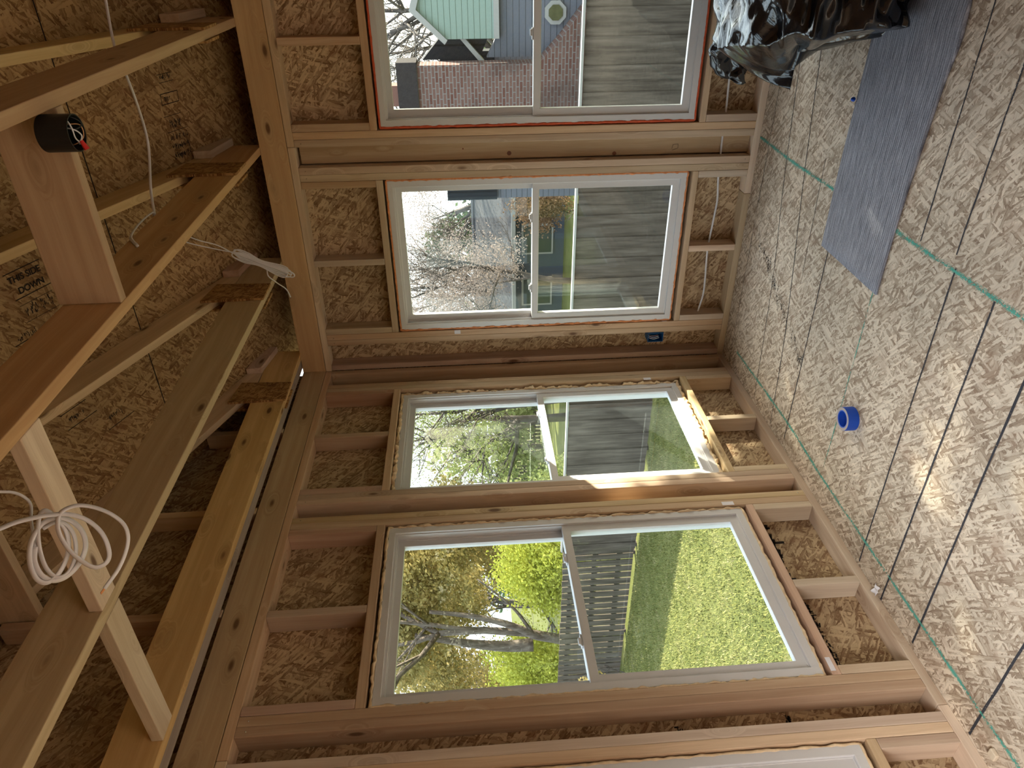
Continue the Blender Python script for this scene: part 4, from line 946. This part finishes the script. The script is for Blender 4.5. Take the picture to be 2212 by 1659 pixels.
prism('band_trim', [(.45, .74), (4.5, .74), (4.5, .85), (.45, .85)], 12.15, 12.30, M['white_paint'], nh)
prism('side_roof', [(.03, 1.15), (.46, .95), (.46, 1.95), (.03, 2.35)], 12.5, 12.9, shd.m, nh)
prism('side_rake', [(.02, 1.05), (.46, 1.45), (.46, 1.56), (.02, 1.17)], 12.28, 12.5, M['white_paint'], nh)
prism('rear_wall', [(-3.2, GZ), (.1, GZ), (.1, .8), (-3.2, .8)], 13.2, 13.4, sd_grey, nh)
prism('rear_roof', [(-3.2, .8), (.1, .8), (.1, 2.0), (-3.2, 2.0)], 13.1, 13.5, shd.m, nh)
prism('small_gable', [(-2.2, GZ), (-1.02, GZ), (-1.02, -.15), (-1.02, .55), (-1.3, .95), (-2.2, .1)], 12.7, 13.0, sd_grey, nh)
prism('small_gable_rake', [(-1.02, .62), (-1.02, .74), (-1.30, 1.10), (-2.25, .18), (-2.2, .08), (-1.30, .95)], 12.6, 12.72, M['white_paint'], nh)
bm = bmesh.new(); bmesh.ops.create_cone(bm, segments=8, radius1=.235, radius2=.235, depth=.06, cap_ends=True, matrix=Matrix.Translation((.90, 12.28, -.42)) @ Matrix.Rotation(math.pi/2, 4, 'X') @ Matrix.Rotation(math.pi/8, 4, 'Z'))
ow = adopt(bm_obj('octagon_window', bm, M['white_paint']), nh)
bm = bmesh.new(); bmesh.ops.create_cone(bm, segments=8, radius1=.155, radius2=.155, depth=.02, cap_ends=True, matrix=Matrix.Translation((.90, 12.238, -.42)) @ Matrix.Rotation(math.pi/2, 4, 'X') @ Matrix.Rotation(math.pi/8, 4, 'Z'))
adopt(bm_obj('octagon_pane', bm, flat('olive_pane', (.20, .22, .10), .15, .6, var=.5, scale=8)), ow)
# long low house with the shingle roof
lh = empty('long_house', (-6.3, 19, GZ)); tag(lh, 'long low house with grey shingle roof and white gutter beyond the fence', 'house')
prism('house_wall', [(-10.8, GZ), (-3.2, GZ), (-3.2, .16), (-10.8, .16)], 17.4, 17.6, flat('dark_blue_wall', (.10, .14, .20), .7), lh)
me = mesh_obj('roof_slope', [(-11.2, 17.05, .13), (-2.9, 17.05, .13), (-2.9, 21, 1.24), (-11.2, 21, 1.24), (-11.2, 17.05, .19), (-2.9, 17.05, .19), (-2.9, 21, 1.30), (-11.2, 21, 1.30)], [(0, 1, 2, 3), (7, 6, 5, 4), (0, 4, 5, 1), (1, 5, 6, 2), (2, 6, 7, 3), (3, 7, 4, 0)], sh.m); adopt(me, lh)
adopt(box('gutter', -11.2, -2.9, 16.95, 17.06, .07, .19, M['white_paint']), lh)
adopt(box('ridge_cap', -11.2, -2.9, 20.9, 21.1, 1.29, 1.36, flat('ridge', (.5, .49, .5), .8)), lh)
for x in (-9.3, -7.7, -5.9, -4.6):
    wdw = adopt(box('house_window', x-.5, x+.5, 17.34, 17.40, -1.15, -.15, M['white_paint']), lh)
    adopt(box('window_pane', x-.44, x+.44, 17.325, 17.345, -1.09, -.21, flat('dark_pane', (.05, .09, .10), .1, .6)), wdw)

# ------------------------------------------------------------------ exposure of the outdoor colours: deep, matt tones
def deepen(m, k):
    for n in m.node_tree.nodes:
        if n.bl_idname == 'ShaderNodeValToRGB':
            for e in n.color_ramp.elements: e.color = tuple(c*k for c in e.color[:3])+(1,)
        elif n.bl_idname == 'ShaderNodeTexBrick':
            for q in ('Color1', 'Color2', 'Mortar'): n.inputs[q].default_value = tuple(c*k for c in n.inputs[q].default_value[:3])+(1,)
        elif n.bl_idname == 'ShaderNodeMix' and n.data_type == 'RGBA':
            for q in (6, 7):
                if not n.inputs[q].is_linked: n.inputs[q].default_value = tuple(c*k for c in n.inputs[q].default_value[:3])+(1,)
done = set()
for o in bpy.data.objects:
    if o.type != 'MESH': continue
    r = o
    while r.parent: r = r.parent
    if r.name.split('.')[0] in ('lawn', 'grass', 'wooden_fence', 'neighbour_house', 'long_house') or r.get('category') in ('tree', 'shrub'):
        for m in o.data.materials:
            if m and m.name not in done: done.add(m.name); deepen(m, .95 if 'leaves' in m.name or 'foliage' in m.name else (.15 if 'shingle' in m.name else (.34 if 'siding' in m.name else .36)))
